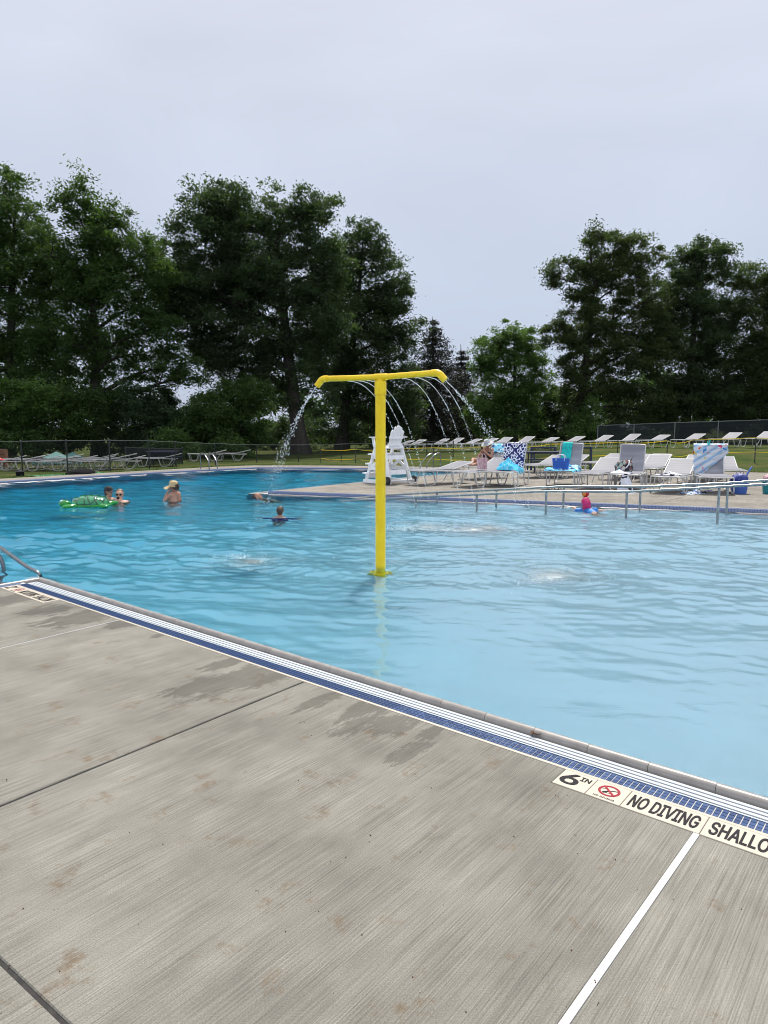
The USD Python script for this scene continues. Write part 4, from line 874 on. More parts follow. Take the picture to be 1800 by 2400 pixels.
R1 = [far_l + [-0.55, -0.75, 0.10], far_l + [-0.32, -0.35, 0.12], far_l, atd(70, 1333, c[1] + 0.16), c2 + [0, 0, 0.02], c2 - [0, 0, 0.7]]
off = np.array([-0.62, -0.30, 0.0])
p2 = atd(2, 1322, c[1] + 0.25); R2 = [p2 + [-0.62, -0.55, 0.45], p2 + [-0.36, -0.1, 0.47], p2 + [-0.06, 0.05, 0.12], p2 + [0, 0.05, 0.0], [p2[0], p2[1] + 0.05, -0.7]]
ladder('bright steel grab rail entering the water at the corner of the near deck', [R1, R2], [(c2 - [0, 0, 0.45], np.array([p2[0], p2[1] + 0.05, c2[2] - 0.45]))])

# ---------------------------------------------------------------- lifeguard chair
fdir = np.array([-0.62, 0.78]); wdir = np.array([0.78, 0.62])
cb = np.array([0.145, 20.03, 0.0]); lg = thing('lifeguard_chair', 'tall white wooden lifeguard chair on wheels at the tip of the peninsula', 'lifeguard chair', cb, math.atan2(fdir[1], fdir[0]))
WD = MAT['white_wood']
def board(name, a, b, w, h, up=(0, 0, 1), par=lg): return obj(name, M().bar(a, b, w, h, up), WD, par)
for s in (-1, 1):
    board('leg', (0.56, 0.43 * s, 0.0), (0.20, 0.31 * s, 1.12), 0.045, 0.10, (1, 0, 0.35)); board('leg', (-0.50, 0.41 * s, 0.10), (-0.18, 0.30 * s, 1.10), 0.045, 0.10, (1, 0, -0.3))
    board('skid', (-0.62, 0.435 * s, 0.075), (0.62, 0.46 * s, 0.05), 0.045, 0.11)
    board('side_rail', (-0.24, 0.335 * s, 1.03), (0.26, 0.335 * s, 1.03), 0.04, 0.12)
    board('side_rail', (-0.27, 0.365 * s, 0.84), (0.31, 0.365 * s, 0.84), 0.035, 0.09)
    board('cross_brace', (-0.32, 0.385 * s, 0.46), (0.28, 0.36 * s, 0.80), 0.03, 0.085); board('cross_brace', (-0.28, 0.36 * s, 0.80), (0.40, 0.40 * s, 0.44), 0.028, 0.085)
    board('side_rail', (-0.36, 0.40 * s, 0.43), (0.42, 0.40 * s, 0.43), 0.035, 0.11)
    board('armrest', (-0.30, 0.38 * s, 1.345), (0.36, 0.40 * s, 1.335), 0.13, 0.03); board('arm_post', (0.24, 0.345 * s, 1.05), (0.27, 0.38 * s, 1.33), 0.04, 0.09, (1, 0, 0))
for k in range(5): board('seat_slat', (-0.24 + 0.105 * k, -0.33, 1.075 - 0.012 * (4 - k)), (-0.24 + 0.105 * k, 0.33, 1.075 - 0.012 * (4 - k)), 0.095, 0.025)
for k in range(5):
    y = (k - 2) * 0.098; topz = 1.66 - 0.030 * (k - 2) ** 2; fan = 1.0
    a = np.array([-0.22, y * 0.86, 1.02]); b = np.array([-0.22 - (topz - 1.02) * 0.34, y * fan, topz])
    sh = M(); nrm = np.cross(b - a, [0, 1, 0]); nrm /= np.linalg.norm(nrm); hw = 0.047
    R = [a + [0, -hw * 0.86, 0], a + [0, hw * 0.86, 0], b + [0, hw, -0.02 * max(0, (k - 2)) - 0.008], b + [0, hw * 0.4, 0.012 - 0.012 * max(0, k - 2)], b + [0, -hw * 0.4, 0.012 - 0.012 * max(0, 2 - k)], b + [0, -hw, -0.02 * max(0, (2 - k)) - 0.008]]
    v = np.array([p + nrm * 0.012 for p in R] + [p - nrm * 0.012 for p in R]); f = [[0, i, i + 1] for i in range(1, 5)] + [[6, 6 + i + 1, 6 + i] for i in range(1, 5)]
    f += [q for i in range(6) for q in ([i, 6 + i, 6 + (i + 1) % 6], [i, 6 + (i + 1) % 6, (i + 1) % 6])]
    obj('back_slat', sh.add(v, np.array(f)), WD, lg)
board('back_batten', (-0.335, -0.25, 1.33), (-0.335, 0.25, 1.33), 0.03, 0.07); board('back_batten', (-0.265, -0.25, 1.13), (-0.265, 0.25, 1.13), 0.03, 0.07)
for z, x, w in ((0.28, 0.56, 0.50), (0.56, 0.46, 0.47), (0.84, 0.37, 0.44)):
    board('step', (x, -w, z), (x, w, z), 0.15, 0.04); board('step_riser', (x - 0.07, -w + 0.02, z - 0.07), (x - 0.07, w - 0.02, z - 0.07), 0.03, 0.14)
board('back_rail', (-0.44, -0.41, 0.34), (-0.44, 0.41, 0.34), 0.035, 0.13); board('back_rail', (-0.29, -0.35, 0.76), (-0.29, 0.35, 0.76), 0.035, 0.12); board('foot_board', (-0.60, -0.40, 0.12), (-0.60, 0.40, 0.12), 0.10, 0.03)
obj('axle', M().tube([(-0.56, -0.53, 0.115), (-0.56, 0.53, 0.115)], 0.012, 8), MAT['steel'], lg)
for s in (-1, 1):
    wl = obj('wheel', M().lathe([(0.03, -0.028), (0.095, -0.03), (0.112, -0.022), (0.116, 0.0), (0.112, 0.022), (0.095, 0.03), (0.03, 0.028)], 22, (-0.56, 0.50 * s, 0.117), (0, 1, 0)), MAT['black_rubber'], lg, smooth=40)
    obj('hub', M().lathe([(0.0, -0.036), (0.03, -0.034), (0.034, 0.0), (0.03, 0.034), (0.0, 0.036)], 12, (-0.56, 0.50 * s, 0.117), (0, 1, 0)), MAT['steel'], wl)

# ---------------------------------------------------------------- loungers
HX, HZ, BL = 1.20, 0.405, 0.76
def lounger_mesh(angle):
    th = math.radians(angle); ca, sa = math.cos(th), math.sin(th); r = 0.0165; W = 0.335; parts = []
    back = lambda s, y, up=0.0: np.array([HX + ca * s * BL - sa * up, y, HZ + sa * s * BL + ca * up])
    fr = fillet([(HX + 0.55, W, 0.345), (1.0, W, 0.375), (0.10, W, HZ - 0.01), (0.0, W, HZ - 0.012), (0.0, 0, HZ - 0.012), (0.0, -W, HZ - 0.012), (0.10, -W, HZ - 0.01), (1.0, -W, 0.375), (HX + 0.55, -W, 0.345)], 0.10, 5)
    parts.append(('seat_frame', M().tube(fr, r, 6).tube([(HX, -W, 0.37), (HX, W, 0.37)], r * 0.8, 5).tube([(0.62, -W, 0.385), (0.62, W, 0.385)], r * 0.8, 5).tube([(HX + 0.53, -W, 0.345), (HX + 0.53, W, 0.345)], r * 0.8, 5), 'white_frame'))
    for s in (-1, 1):
        y = W * s + 0.012 * s
        parts.append(('leg', M().tube(fillet([(0.06, y, HZ - 0.02), (0.15, y + 0.03 * s, r), (0.44, y + 0.03 * s, r), (0.56, y, 0.385)], 0.09, 5), r, 6), 'white_frame'))
        parts.append(('leg', M().tube(fillet([(1.02, y, 0.37), (1.13, y + 0.03 * s, r), (1.42, y + 0.03 * s, r), (1.66, y, 0.36)], 0.09, 5), r, 6), 'white_frame'))
    bf_ = fillet([back(0, 0.30), back(0.93, 0.30), back(1.0, 0.30), back(1.0, 0), back(1.0, -0.30), back(0.93, -0.30), back(0, -0.30)], 0.03, 4)
    parts.append(('back_frame', M().tube(bf_, r * 0.95, 6), 'white_frame'))
    pr = back(0.52, 0.30); parts.append(('back_support', M().tube([back(0.5, -0.27, -0.02), (HX + 0.30 + 0.12 * ca, -0.27, 0.36), (HX + 0.30 + 0.12 * ca, 0.27, 0.36), back(0.5, 0.27, -0.02)], r * 0.7, 5), 'white_frame'))
    X = np.linspace(0.02, HX - 0.01, 12); Y = np.linspace(-0.315, 0.315, 7); gx_, gy_ = np.meshgrid(X, Y, indexing='ij')
    P = np.stack([gx_, gy_, HZ + 0.012 - 0.02 * (1 - (gy_ / 0.33) ** 2) * np.sin(PI * gx_ / HX)], -1); parts.append(('seat_sling', M().cloth(P, 0.006), 'sling'))
    S = np.linspace(0.01, 0.985, 9); Y = np.linspace(-0.29, 0.29, 7)
    P = np.array([[back(s, y, 0.012 - 0.018 * (1 - (y / 0.3) ** 2) * math.sin(PI * s)) for y in Y] for s in S]); parts.append(('back_sling', M().cloth(P, 0.006), 'sling'))
    return parts
protos = {}
LSC = 1.06
def lounger(label, px, py, yaw, angle, group, Y=None, z=None, sc=LSC):
    """px, py: middle of the foot end on the ground; yaw: heading of the head end, degrees right of straight away."""
    p = at(px, py, 0.0) if Y is None else on_ground(px, Y)
    if Y is not None: p = p + [0, 0, 0.02]
    if z is not None: p[2] = z
    rz = math.radians(90 - yaw)
    if angle not in protos:
        t = thing('sun_lounger', label, 'sun lounger', p, rz, group, scale=sc)
        for nm, m, mt in lounger_mesh(angle): obj(nm, m, MAT[mt], t, smooth=60 if 'sling' not in nm else True)
        protos[angle] = t; return t
    return dup(protos[angle], p, rz, label, group, sc)
DG = 'white sun loungers on the peninsula deck'
deck_l = {}
for k, args in dict(
    A=('lone low lounger at the water edge right beside the lifeguard chair wheel', 968, 1138, 52, 13), B=('low lounger carrying a pink patterned bag', 1083, 1143, 42, 22),
    C=('upright lounger with a navy and white patterned towel over its back', 1168, 1143, 27, 66), D=('lounger with the sunbather in the grey hat', 1094, 1125, 44, 52),
    E2=('flat empty lounger between the patterned towel and the navy table', 1232, 1121, 46, 18), F=('low empty lounger behind the blue tote bag', 1286, 1122, 44, 20),
    G=('upright lounger under turquoise towels with the blue tote bag on it', 1311, 1141, 26, 64), H=('low front row lounger right of the blue tote bag', 1374, 1148, 36, 24),
    I=('flat lounger behind the turquoise towel on the upright back', 1372, 1113, 50, 18), J=('low second row lounger left of the backpack', 1425, 1126, 44, 22), J2=('flat lounger directly behind the backpack lounger', 1462, 1120, 44, 20),
    L=('upright lounger holding the patterned backpack', 1463, 1151, 26, 64), N=('low lounger peeping out right of the upright backpack lounger', 1508, 1131, 34, 24), N2=('flat lounger farthest back right of the upright backpack lounger', 1512, 1120, 36, 20),
    O=('low front row lounger with a white shirt lying on it', 1559, 1158, 34, 26), Pp=('low lounger just behind the one with the white shirt', 1594, 1138, 38, 26), Q=('low lounger farthest back between the white shirt and the flowered towel', 1630, 1128, 40, 22),
    R=('upright lounger with a flowered towel pinned over its back', 1679, 1160, 18, 66), S=('lounger half hidden behind the flowered towel', 1716, 1138, 18, 22)).items():
    deck_l[k] = (args, lounger(*args, group=DG))
UG = 'row of white loungers along the top of the grass bank'
ups = [(900, 47.0), (935, 46.0), (985, 45.3), (1022, 44.6), (1057, 44.0), (1096, 43.4), (1142, 42.6), (1190, 42.0), (1240, 41.4), (1300, 40.4), (1366, 39.6), (1434, 38.8), (1500, 38.0), (1582, 37.2), (1672, 36.6), (1748, 36.2)]
words = ['first', 'second', 'third', 'fourth', 'fifth', 'sixth', 'seventh', 'eighth', 'ninth', 'tenth', 'eleventh', 'twelfth', 'thirteenth', 'fourteenth', 'fifteenth', 'last']
for k, (px, Y) in enumerate(ups):
    lounger('%s lounger from the left in the row on top of the grass bank' % words[k], px, 0, 54 + rng.normal(0, 4), (18, 20, 22, 24)[k % 4], UG, Y=Y, z=atd(px + 24, 1058.5 - (px - 900) * 0.0118, Y)[2], sc=1.15)
LGp = 'flat loungers crowded on the grass behind the left fence'
for k, (px, Y) in enumerate([(-30, 29.0), (20, 29.4), (62, 29.8), (104, 29.2), (146, 30.0), (186, 29.5), (224, 30.6), (262, 30.2), (40, 31.6), (120, 32.0), (205, 32.4), (250, 32.6)]):
    lounger('flat lounger %s in the %s crowded row on the grass at left' % (words[k % 8], 'front' if k < 8 else 'back'), px - 36, 0, 82 + rng.normal(0, 5), 13, LGp, Y=Y)
lounger('single flat lounger in front of the left picnic table', 322, 0, 84, 13, LGp, Y=33.0); lounger('flat lounger behind the rails of the far left ladder', 442, 0, 80, 13, LGp, Y=38.2); lounger('flat lounger right of the far left ladder', 500, 0, 84, 13, LGp, Y=38.6)

# ---------------------------------------------------------------- things on and round the loungers
mat('towel_damask', {'tc': ('texture_coordinate', {}), 'sx': ('separate_xyz', {}), 'cx': ('combine_xyz', {}), 'mp': ('mapping', {'rotation': (0, 0, PI / 4), 'scale': (3.1, 3.1, 1)}),
    'v': ('voronoi_texture', {'scale': 13.0, 'feature': 'distance_to_edge', 'dimensions': '2D'}), 'vr': ('rgb_ramp', {'ramp': [(0.10, (0.72, 0.74, 0.80)), (0.16, (0.012, 0.018, 0.13))]}),
    'b': ('brick_texture', {'offset': 0.0, 'scale': 1.0, 'brick_width': 1.0, 'row_height': 1.0, 'mortar_size': 0.07, 'mortar': (0.010, 0.014, 0.10)}), 'p': ('principled_bsdf', {'roughness': 0.95})},
    [('tc.object', 'sx.vector'), ('sx.y', 'cx.x'), ('sx.z', 'cx.y'), ('cx.vector', 'mp.vector'), ('mp.vector', 'b.vector'), ('cx.vector', 'v.vector'), ('v.distance', 'vr.fac'), ('vr.color', 'b.color1'), ('vr.color', 'b.color2'), ('b.color', 'p.base_color')])
mat('towel_flowers', {'tc': ('texture_coordinate', {}), 'nz': ('noise_texture', {'scale': 14.0, 'detail': 2.0}), 'nsc': ('vector_math', {'math_type': 'scale', 'scale': 0.16}), 'nad': ('vector_math', {'math_type': 'add'}), 'w': ('wave_texture', {'scale': 2.4, 'bands_direction': 'diagonal', 'distortion': 2.0}), 'wr': ('rgb_ramp', {'ramp': [(0.0, (0.30, 0.50, 0.72)), (0.45, (0.60, 0.68, 0.78)), (1.0, (0.74, 0.76, 0.80))]}),
    'v': ('voronoi_texture', {'scale': 8.5}), 'c': ('rgb_ramp', {'interpolate': False, 'ramp': [(0.0, (0.75, 0.16, 0.02)), (0.25, (0.72, 0.10, 0.22)), (0.5, (0.70, 0.55, 0.06)), (0.7, (0.08, 0.30, 0.65)), (0.85, (0.70, 0.12, 0.20))]}), 'sc': ('separate_color', {}),
    'm': ('map_range', {'from_min': 0.46, 'from_max': 0.36, 'to_min': 0.0, 'to_max': 1.0, 'clamp': True}), 'm2': ('math', {'math_type': 'greater_than', 'value2': 0.55}), 'mm': ('math', {'math_type': 'multiply'}), 'x': ('mix_color', {}),
    'p': ('principled_bsdf', {'roughness': 0.95}), 't': ('translucent_bsdf', {}), 'mc': ('mix_closure', {'fac': 0.2})},
    [('tc.object', 'w.vector'), ('w.fac', 'wr.fac'), ('tc.object', 'nz.vector'), ('nz.color', 'nsc.vector1'), ('tc.object', 'nad.vector1'), ('nsc.vector', 'nad.vector2'), ('nad.vector', 'v.vector'), ('v.color', 'sc.color'), ('sc.r', 'c.fac'), ('v.distance', 'm.value'), ('sc.g', 'm2.value1'), ('m.result', 'mm.value1'), ('m2.value', 'mm.value2'), ('mm.value', 'x.fac'), ('wr.color', 'x.a'), ('c.color', 'x.b'), ('x.result', 'p.base_color'), ('x.result', 't.color'), ('p.BSDF', 'mc.closure1'), ('t.BSDF', 'mc.closure2')], surface='mc.closure')
def blotch(name, cols, scale, rough=0.9):
    return mat(name, {'tc': ('texture_coordinate', {}), 'v': ('voronoi_texture', {'scale': scale, 'randomness': 1.0}), 'sc': ('separate_color', {}), 'r': ('rgb_ramp', {'interpolate': False, 'ramp': [(i / len(cols), c) for i, c in enumerate(cols)]}), 'p': ('principled_bsdf', {'roughness': rough})},
               [('tc.object', 'v.vector'), ('v.color', 'sc.color'), ('sc.r', 'r.fac'), ('r.color', 'p.base_color')])
blotch('cloth_pink', [(0.42, 0.22, 0.26), (0.55, 0.38, 0.40), (0.34, 0.15, 0.20), (0.60, 0.50, 0.50)], 60)
blotch('pack_print', [(0.02, 0.02, 0.022), (0.30, 0.36, 0.32), (0.16, 0.05, 0.06), (0.05, 0.13, 0.16), (0.42, 0.42, 0.40), (0.03, 0.03, 0.03)], 16)
blotch('shirt_print', [(0.66, 0.68, 0.76), (0.70, 0.72, 0.80), (0.012, 0.015, 0.03), (0.66, 0.68, 0.76), (0.02, 0.022, 0.04)], 11)
blotch('towel_plaid', [(0.10, 0.22, 0.48), (0.62, 0.66, 0.74), (0.30, 0.42, 0.62), (0.66, 0.70, 0.76), (0.05, 0.08, 0.22)], 22)
blotch('towel_blue_print', [(0.10, 0.48, 0.72), (0.16, 0.55, 0.78), (0.02, 0.05, 0.2), (0.10, 0.46, 0.70), (0.5, 0.66, 0.76)], 14)
blotch('stripe_red', [(0.5, 0.02, 0.03), (0.62, 0.2, 0.2), (0.5, 0.02, 0.04)], 9)
plain('turtle_green', (0.008, 0.20, 0.02), 0.14, var=0.15, coat=0.6)
mat('turtle_shell', {'tc': ('texture_coordinate', {}), 'v': ('voronoi_texture', {'scale': 5.0, 'feature': 'distance_to_edge'}), 'r': ('rgb_ramp', {'ramp': [(0.03, (0.004, 0.05, 0.025)), (0.10, (0.012, 0.17, 0.06)), (0.3, (0.03, 0.27, 0.11))]}), 'p': ('principled_bsdf', {'roughness': 0.10, 'coat_weight': 1.0})},
    [('tc.object', 'v.vector'), ('v.distance', 'r.fac'), ('r.color', 'p.base_color')])
def lframe(k):
    a = deck_l[k][0]; p = at(a[1], a[2], 0.0); return p, math.radians(90 - a[3]), math.radians(a[4])
def put(name, mm, m, k, label, cat, smooth=True, group=None):
    """A one-mesh thing lying on lounger k, in that lounger's own frame."""
    p, rz, _ = lframe(k); o = obj(name, mm, MAT[m], smooth=smooth, label=label, cat=cat, group=group); x = UsdGeom.Xformable(o)
    x.AddTranslateOp().Set(Gf.Vec3d(*map(float, p))); x.AddRotateZOp().Set(float(math.degrees(rz))); x.AddScaleOp().Set(Gf.Vec3f(LSC, LSC, LSC)); return o
def put_thing(name, k, label, cat, off=(0, 0, 0), turn=0.0):
    p, rz, _ = lframe(k); c, s = math.cos(rz), math.sin(rz); o = np.asarray(off) * LSC
    return thing(name, label, cat, p + [o[0] * c - o[1] * s, o[0] * s + o[1] * c, o[2]], rz + turn, scale=LSC)
def on_back(k, s, y, up=0.015):
    t = lframe(k)[2]; return np.array([HX + math.cos(t) * s * BL - math.sin(t) * up, y, HZ + math.sin(t) * s * BL + math.cos(t) * up])
def wr(a, b, seed, amp): return amp * (meshkit.fbm(np.array([a, b, 0.0]), 3, seed) - 0.5)
def drape(k, s0, y0, y1, front, rear, seed, amp=0.02, n=22, m=12, skew=0.0, taper=1.0):
    """A towel over the back: up the front from s0 (0 hinge, 1 top), over the top, down behind."""
    rows = []
    for q in np.linspace(-front, rear, n):
        row = []
        for y in np.linspace(y0, y1, m):
            yy = y + wr(q * 4, y * 4, seed, amp); bump = 0.018 + abs(wr(q * 5, y * 7, seed + 1, amp * 2.2)); qq = q * (taper + (1 - taper) * (y - y0) / (y1 - y0)) if q < 0 else q
            yy += skew * min(0, qq) * (y1 - y)
            if qq < 0: row.append(on_back(k, 1.0 + qq / BL, yy, bump))
            else:
                t = lframe(k)[2]; e = on_back(k, 1.03, yy, 0.0); row.append(e + np.array([0.03 + 0.10 * qq + bump * 0.5, 0, -qq]) if qq > 0.03 else e + [0.015, 0, 0.012])
        rows.append(row)
    return M().cloth(np.array(rows), 0.008)
def heap(x0, x1, y0, y1, h, seed, n=26, hang=0.0, base=HZ + 0.012, side=1):
    """A towel thrown down in folds; hang lets the y1 side fall over the edge."""
    rows = []
    for x in np.linspace(x0, x1, n):
        row = []
        for y in np.linspace(y0, y1, n):
            e = math.sin(PI * (x - x0) / (x1 - x0)) ** 0.6 * (math.sin(PI * min(1, (y - y0) / (y1 - y0) * (0.55 if hang else 1.0))) ** 0.6)
            z = base + 0.006 + h * e * max(0.0, meshkit.fbm(np.array([x * 6, y * 6, 1.0]), 4, seed) * 2.0 - 0.45)
            d = max(0.0, y * side - 0.33)
            if d > 0: z = base - d * hang + 0.02 * math.sin(x * 22); yy = side * (0.345 + 0.02 * meshkit.noise(np.array([x * 9, y * 9, 0.0]), seed))
            else: yy = y
            row.append((x + wr(x * 5, y * 5, seed + 3, 0.08), yy, z))
        rows.append(row)
    return M().cloth(np.array(rows), 0.008)
put('beach_towel', drape('C', 0.12, -0.29, 0.29, 0.70, 0.25, 3, 0.006), 'towel_damask', 'C', 'navy and white patterned towel hung over an upright lounger back', 'towel')
put('beach_towel', heap(0.50, 1.12, -0.42, 0.22, 0.26, 9, hang=1.0, side=-1), 'towel_cyan', 'C', 'crumpled cyan towel on the seat below the navy patterned towel', 'towel')
put('beach_towel', drape('G', 0.3, -0.02, 0.25, 0.52, 0.2, 5, 0.03), 'towel_turquoise', 'G', 'turquoise towel hung over the upright back behind the blue tote bag', 'towel')
put('beach_towel', heap(-0.05, 0.62, -0.40, 0.40, 0.06, 14, hang=0.8, side=-1), 'towel_blue_print', 'G', 'light blue printed towel spread on the foot end under the blue tote bag', 'towel')
put('beach_towel', heap(0.62, 1.12, -0.42, 0.25, 0.20, 15, hang=0.9, side=-1), 'towel_blue_print', 'G', 'light blue towel bunched between the tote bag and the upright back', 'towel')
put('beach_towel', drape('R', 0.0, -0.40, 0.36, 0.98, 0.24, 7, 0.05, skew=0.0, n=30, m=16, taper=0.22), 'towel_flowers', 'R', 'pale towel with orange and pink flowers pinned over an upright lounger back', 'towel')
put('towel_clip', M().bar(on_back('R', 0.98, 0.02, 0.05), on_back('R', 1.13, 0.0, 0.05), 0.03, 0.02, (0, 1, 0)).bar(on_back('R', 0.98, 0.03, 0.02), on_back('R', 1.13, 0.05, -0.02), 0.03, 0.02, (0, 1, 0)), 'towel_turquoise', 'R', 'small turquoise clip holding the flowered towel', 'clip', False)
put('shirt', heap(0.18, 0.62, -0.24, 0.30, 0.09, 18), 'shirt_print', 'O', 'white shirt with black print lying on a front row lounger', 'shirt')
put('hanging_cloth', M().cloth(np.array([[(-0.022 - 0.02 * math.sin(q * 9 + y * 30) - (0.02 if q < 0.02 else 0), y * (0.5 + 1.3 * min(1, q * 3)) - 0.02, HZ + 0.02 - q) for y in np.linspace(-0.10, 0.10, 8)] for q in np.linspace(0.0, 0.40, 14)]), 0.008), 'shirt_print', 'L', 'dark and white cloth hanging from the foot of the backpack lounger', 'cloth')
put('beach_towel', heap(0.05, 0.62, -0.10, 0.34, 0.07, 22), 'shirt_white', 'L', 'pale crumpled towel beside the patterned backpack', 'towel')
put('beach_towel', drape('D', 0.2, -0.25, 0.25, 0.30, 0.30, 25, 0.02), 'towel_blue_print', 'D', 'light blue towel behind the sunbather in the grey hat', 'towel')
put('seat_towel', heap(0.55, 1.15, -0.36, 0.30, 0.05, 27, hang=0.8, side=-1), 'red_cloth', 'D', 'red towel under the sunbather in the grey hat', 'towel')
# tote bag of moulded blue foam with rows of holes
def tote(name, k, label, cat, off, turn, w, d, h, flare, m, dots=True, hm='strap_white'):
    t = put_thing(name, k, label, cat, off, turn); a, b = np.array([w * 0.5 * flare, d * 0.5 * flare]), np.array([w * 0.5, d * 0.5]); mm = M(); th_ = 0.012
    def ringz(s, z, r=0.04):
        q = np.array(Polygon([(-s[0], -s[1]), (s[0], -s[1]), (s[0], s[1]), (-s[0], s[1])]).buffer(-r).buffer(r, quad_segs=3).exterior.coords)[:-1]; return np.c_[q, np.full(len(q), z)]
    R = [ringz(a * 0.96, 0.0), ringz(a, 0.012), ringz(a + (b - a) * 0.5, h * 0.5), ringz(b, h), ringz(b - th_, h), ringz(a - th_, 0.03)]
    mm.grid(np.array([np.vstack([r, r[:1]]) for r in R])); n = len(R[0]); kk = np.arange(1, n - 1)
    mm.add(R[0], np.stack([0 * kk, kk + 1, kk], 1)); mm.add(R[5], np.stack([0 * kk, kk, kk + 1], 1)); obj('shell', mm, MAT[m], t, smooth=50)
    if dots:
        for sgn in (-1, 1):
            dm = M()
            for r in range(3):
                for c in range(6):
                    z = 0.09 + 0.05 * r; f = a + (b - a) * z / h; dm.lathe([(0.0, 0.002), (0.010, 0.002), (0.010, 0.0)], 8, ((c - 2.5 + 0.5 * (r % 2)) * 0.058, sgn * (f[1] + 0.0005), z), (0, sgn, 0))
            obj('hole_row', dm, MAT['black_rubber'], t, kind='stuff')
            for q in (-0.11, 0.11): obj('button', M().lathe([(0.0, 0.006), (0.012, 0.004), (0.013, 0.0)], 10, (q, sgn * (b[1] - 0.004), h - 0.045), (0, sgn, 0)), MAT[hm], t)
    for sgn in (-1, 1): obj('handle', M().tube(fillet([(-w * 0.25, sgn * b[1] * 0.98, h - 0.05), (-w * 0.24, sgn * b[1] * 0.9, h + 0.05), (-w * 0.1, sgn * b[1] * 0.8, h + 0.10), (w * 0.1, sgn * b[1] * 0.8, h + 0.10), (w * 0.24, sgn * b[1] * 0.9, h + 0.05), (w * 0.25, sgn * b[1] * 0.98, h - 0.05)], 0.06, 4), 0.010, 6), MAT[hm], t, smooth=60)
    return t
tote('tote_bag', 'G', 'bright blue moulded tote bag standing on the turquoise towel lounger', 'bag', (0.30, 0.04, HZ + 0.03), PI / 2, 0.44, 0.20, 0.29, 0.86, 'tote_blue')
tote('tote_bag', 'B', 'pink patterned square bag standing on a low lounger near the lifeguard chair', 'bag', (0.86, -0.02, HZ + 0.03), PI / 2 - 0.1, 0.28, 0.14, 0.30, 0.95, 'cloth_pink', False, 'cloth_pink')
# patterned backpack
bpk = put_thing('backpack', 'L', 'patterned backpack lying open on an upright lounger', 'bag', (0.62, 0.10, HZ + 0.02), 0.5)
s = trimesh.creation.icosphere(3); v = np.array(s.vertices); v = np.sign(v) * np.abs(v) ** 0.75 * [0.24, 0.20, 0.15]; v *= (0.86 + 0.34 * meshkit.fbm(v * 7, 3, 4))[:, None]; v[:, 2] += 0.13
obj('body', (v, s.faces), MAT['pack_print'], bpk, smooth=True)
s2 = trimesh.creation.icosphere(2); v = np.array(s2.vertices) * [0.12, 0.15, 0.08] + [-0.14, 0.0, 0.22]; v += (meshkit.fbm(v * 12, 3, 8)[:, None] - 0.5) * 0.05; obj('front_pocket', (v, s2.faces), MAT['pack_print'], bpk, smooth=True)
for q, (x, z) in enumerate(((0.05, 0.28), (0.12, 0.24))): obj('strap', M().tube(fillet([(-0.1, -0.10 + 0.1 * q, z), (x, -0.22 + 0.1 * q, z + 0.10), (x + 0.14, -0.24 + 0.1 * q, z), (x + 0.12, -0.16 + 0.1 * q, 0.08)], 0.09, 5), 0.016, 6), MAT['black_rubber'], bpk, smooth=60)
obj('strap', M().tube(fillet([(-0.22, 0.05, 0.10), (-0.30, 0.0, 0.20), (-0.20, -0.05, 0.30), (-0.05, -0.05, 0.28)], 0.08, 5), 0.014, 6), MAT['shirt_white'], bpk, smooth=60)
# tubs on the deck at the right
def tub(label, px, py, m, straps):
    p = at(px, py); t = thing('beach_tub', label, 'tub', p, 0.3)
    prof = [(0.0, 0.0), (0.165, 0.0), (0.172, 0.01), (0.205, 0.29), (0.222, 0.30), (0.222, 0.315), (0.200, 0.312), (0.165, 0.02), (0.0, 0.02)]
    obj('shell', M().lathe(prof, 26), MAT[m], t, smooth=40)
    for sg in (-1, 1): obj('handle', M().tube(fillet([(sg * 0.20, -0.07, 0.27), (sg * 0.25, -0.06, 0.25), (sg * 0.25, 0.06, 0.25), (sg * 0.20, 0.07, 0.27)], 0.03, 4), 0.012, 6), MAT[m], t)
    s = trimesh.creation.icosphere(3); v = np.array(s.vertices) * [0.185, 0.185, 0.16]; v *= (0.85 + 0.4 * meshkit.fbm(v * 9, 3, 2))[:, None]; v[:, 2] += 0.33; obj('towel', (v, s.faces), MAT['swim_royal' if straps else 'cloth_pink'], t, smooth=True)
    if straps:
        obj('strap', M().tube(fillet([(0.10, 0.02, 0.42), (0.20, 0.02, 0.40), (0.38, 0.05, 0.62), (0.42, 0.05, 0.64)], 0.05, 4), 0.022, 6), MAT['tub_blue'], t)
        for q in range(2): obj('strap', M().tube(fillet([(-0.14, -0.12 + 0.08 * q, 0.36), (-0.05, -0.10 + 0.08 * q, 0.50), (0.08, -0.09 + 0.08 * q, 0.45), (0.13, -0.09 + 0.08 * q, 0.36)], 0.07, 4), 0.014, 6), MAT['strap_white'], t)
tub('blue beach tub with blue straps on the deck right of the flowered towel lounger', 1731, 1157, 'tub_blue', True)
tub('teal beach tub cut off by the right edge of the photo', 1806, 1157, 'tub_teal', False)
def ground_cloth(label, px, py, rx, ry, m, seed, name='ground_towel', cat='towel', h=0.09):
    p = at(px, py); n = 20; G_ = []
    for x in np.linspace(-rx, rx, n): G_.append([(x * (1 + 0.3 * wr(x * 4, y * 4, seed, 1)), y, 0.008 + h * max(0, meshkit.fbm(np.array([x * 7, y * 7, 3.0]), 4, seed) * 2 - 0.6) * (1 - (x / rx) ** 2) * (1 - (y / ry) ** 2)) for y in np.linspace(-ry, ry, n)])
    o = obj(name, M().cloth(np.array(G_), 0.008).move(p, 0.5), MAT[m], smooth=True, label=label, cat=cat); return o
ground_cloth('blue and white checked towel dropped on the deck under the front loungers', 1622, 1157, 0.30, 0.19, 'towel_plaid', 31, h=0.16)
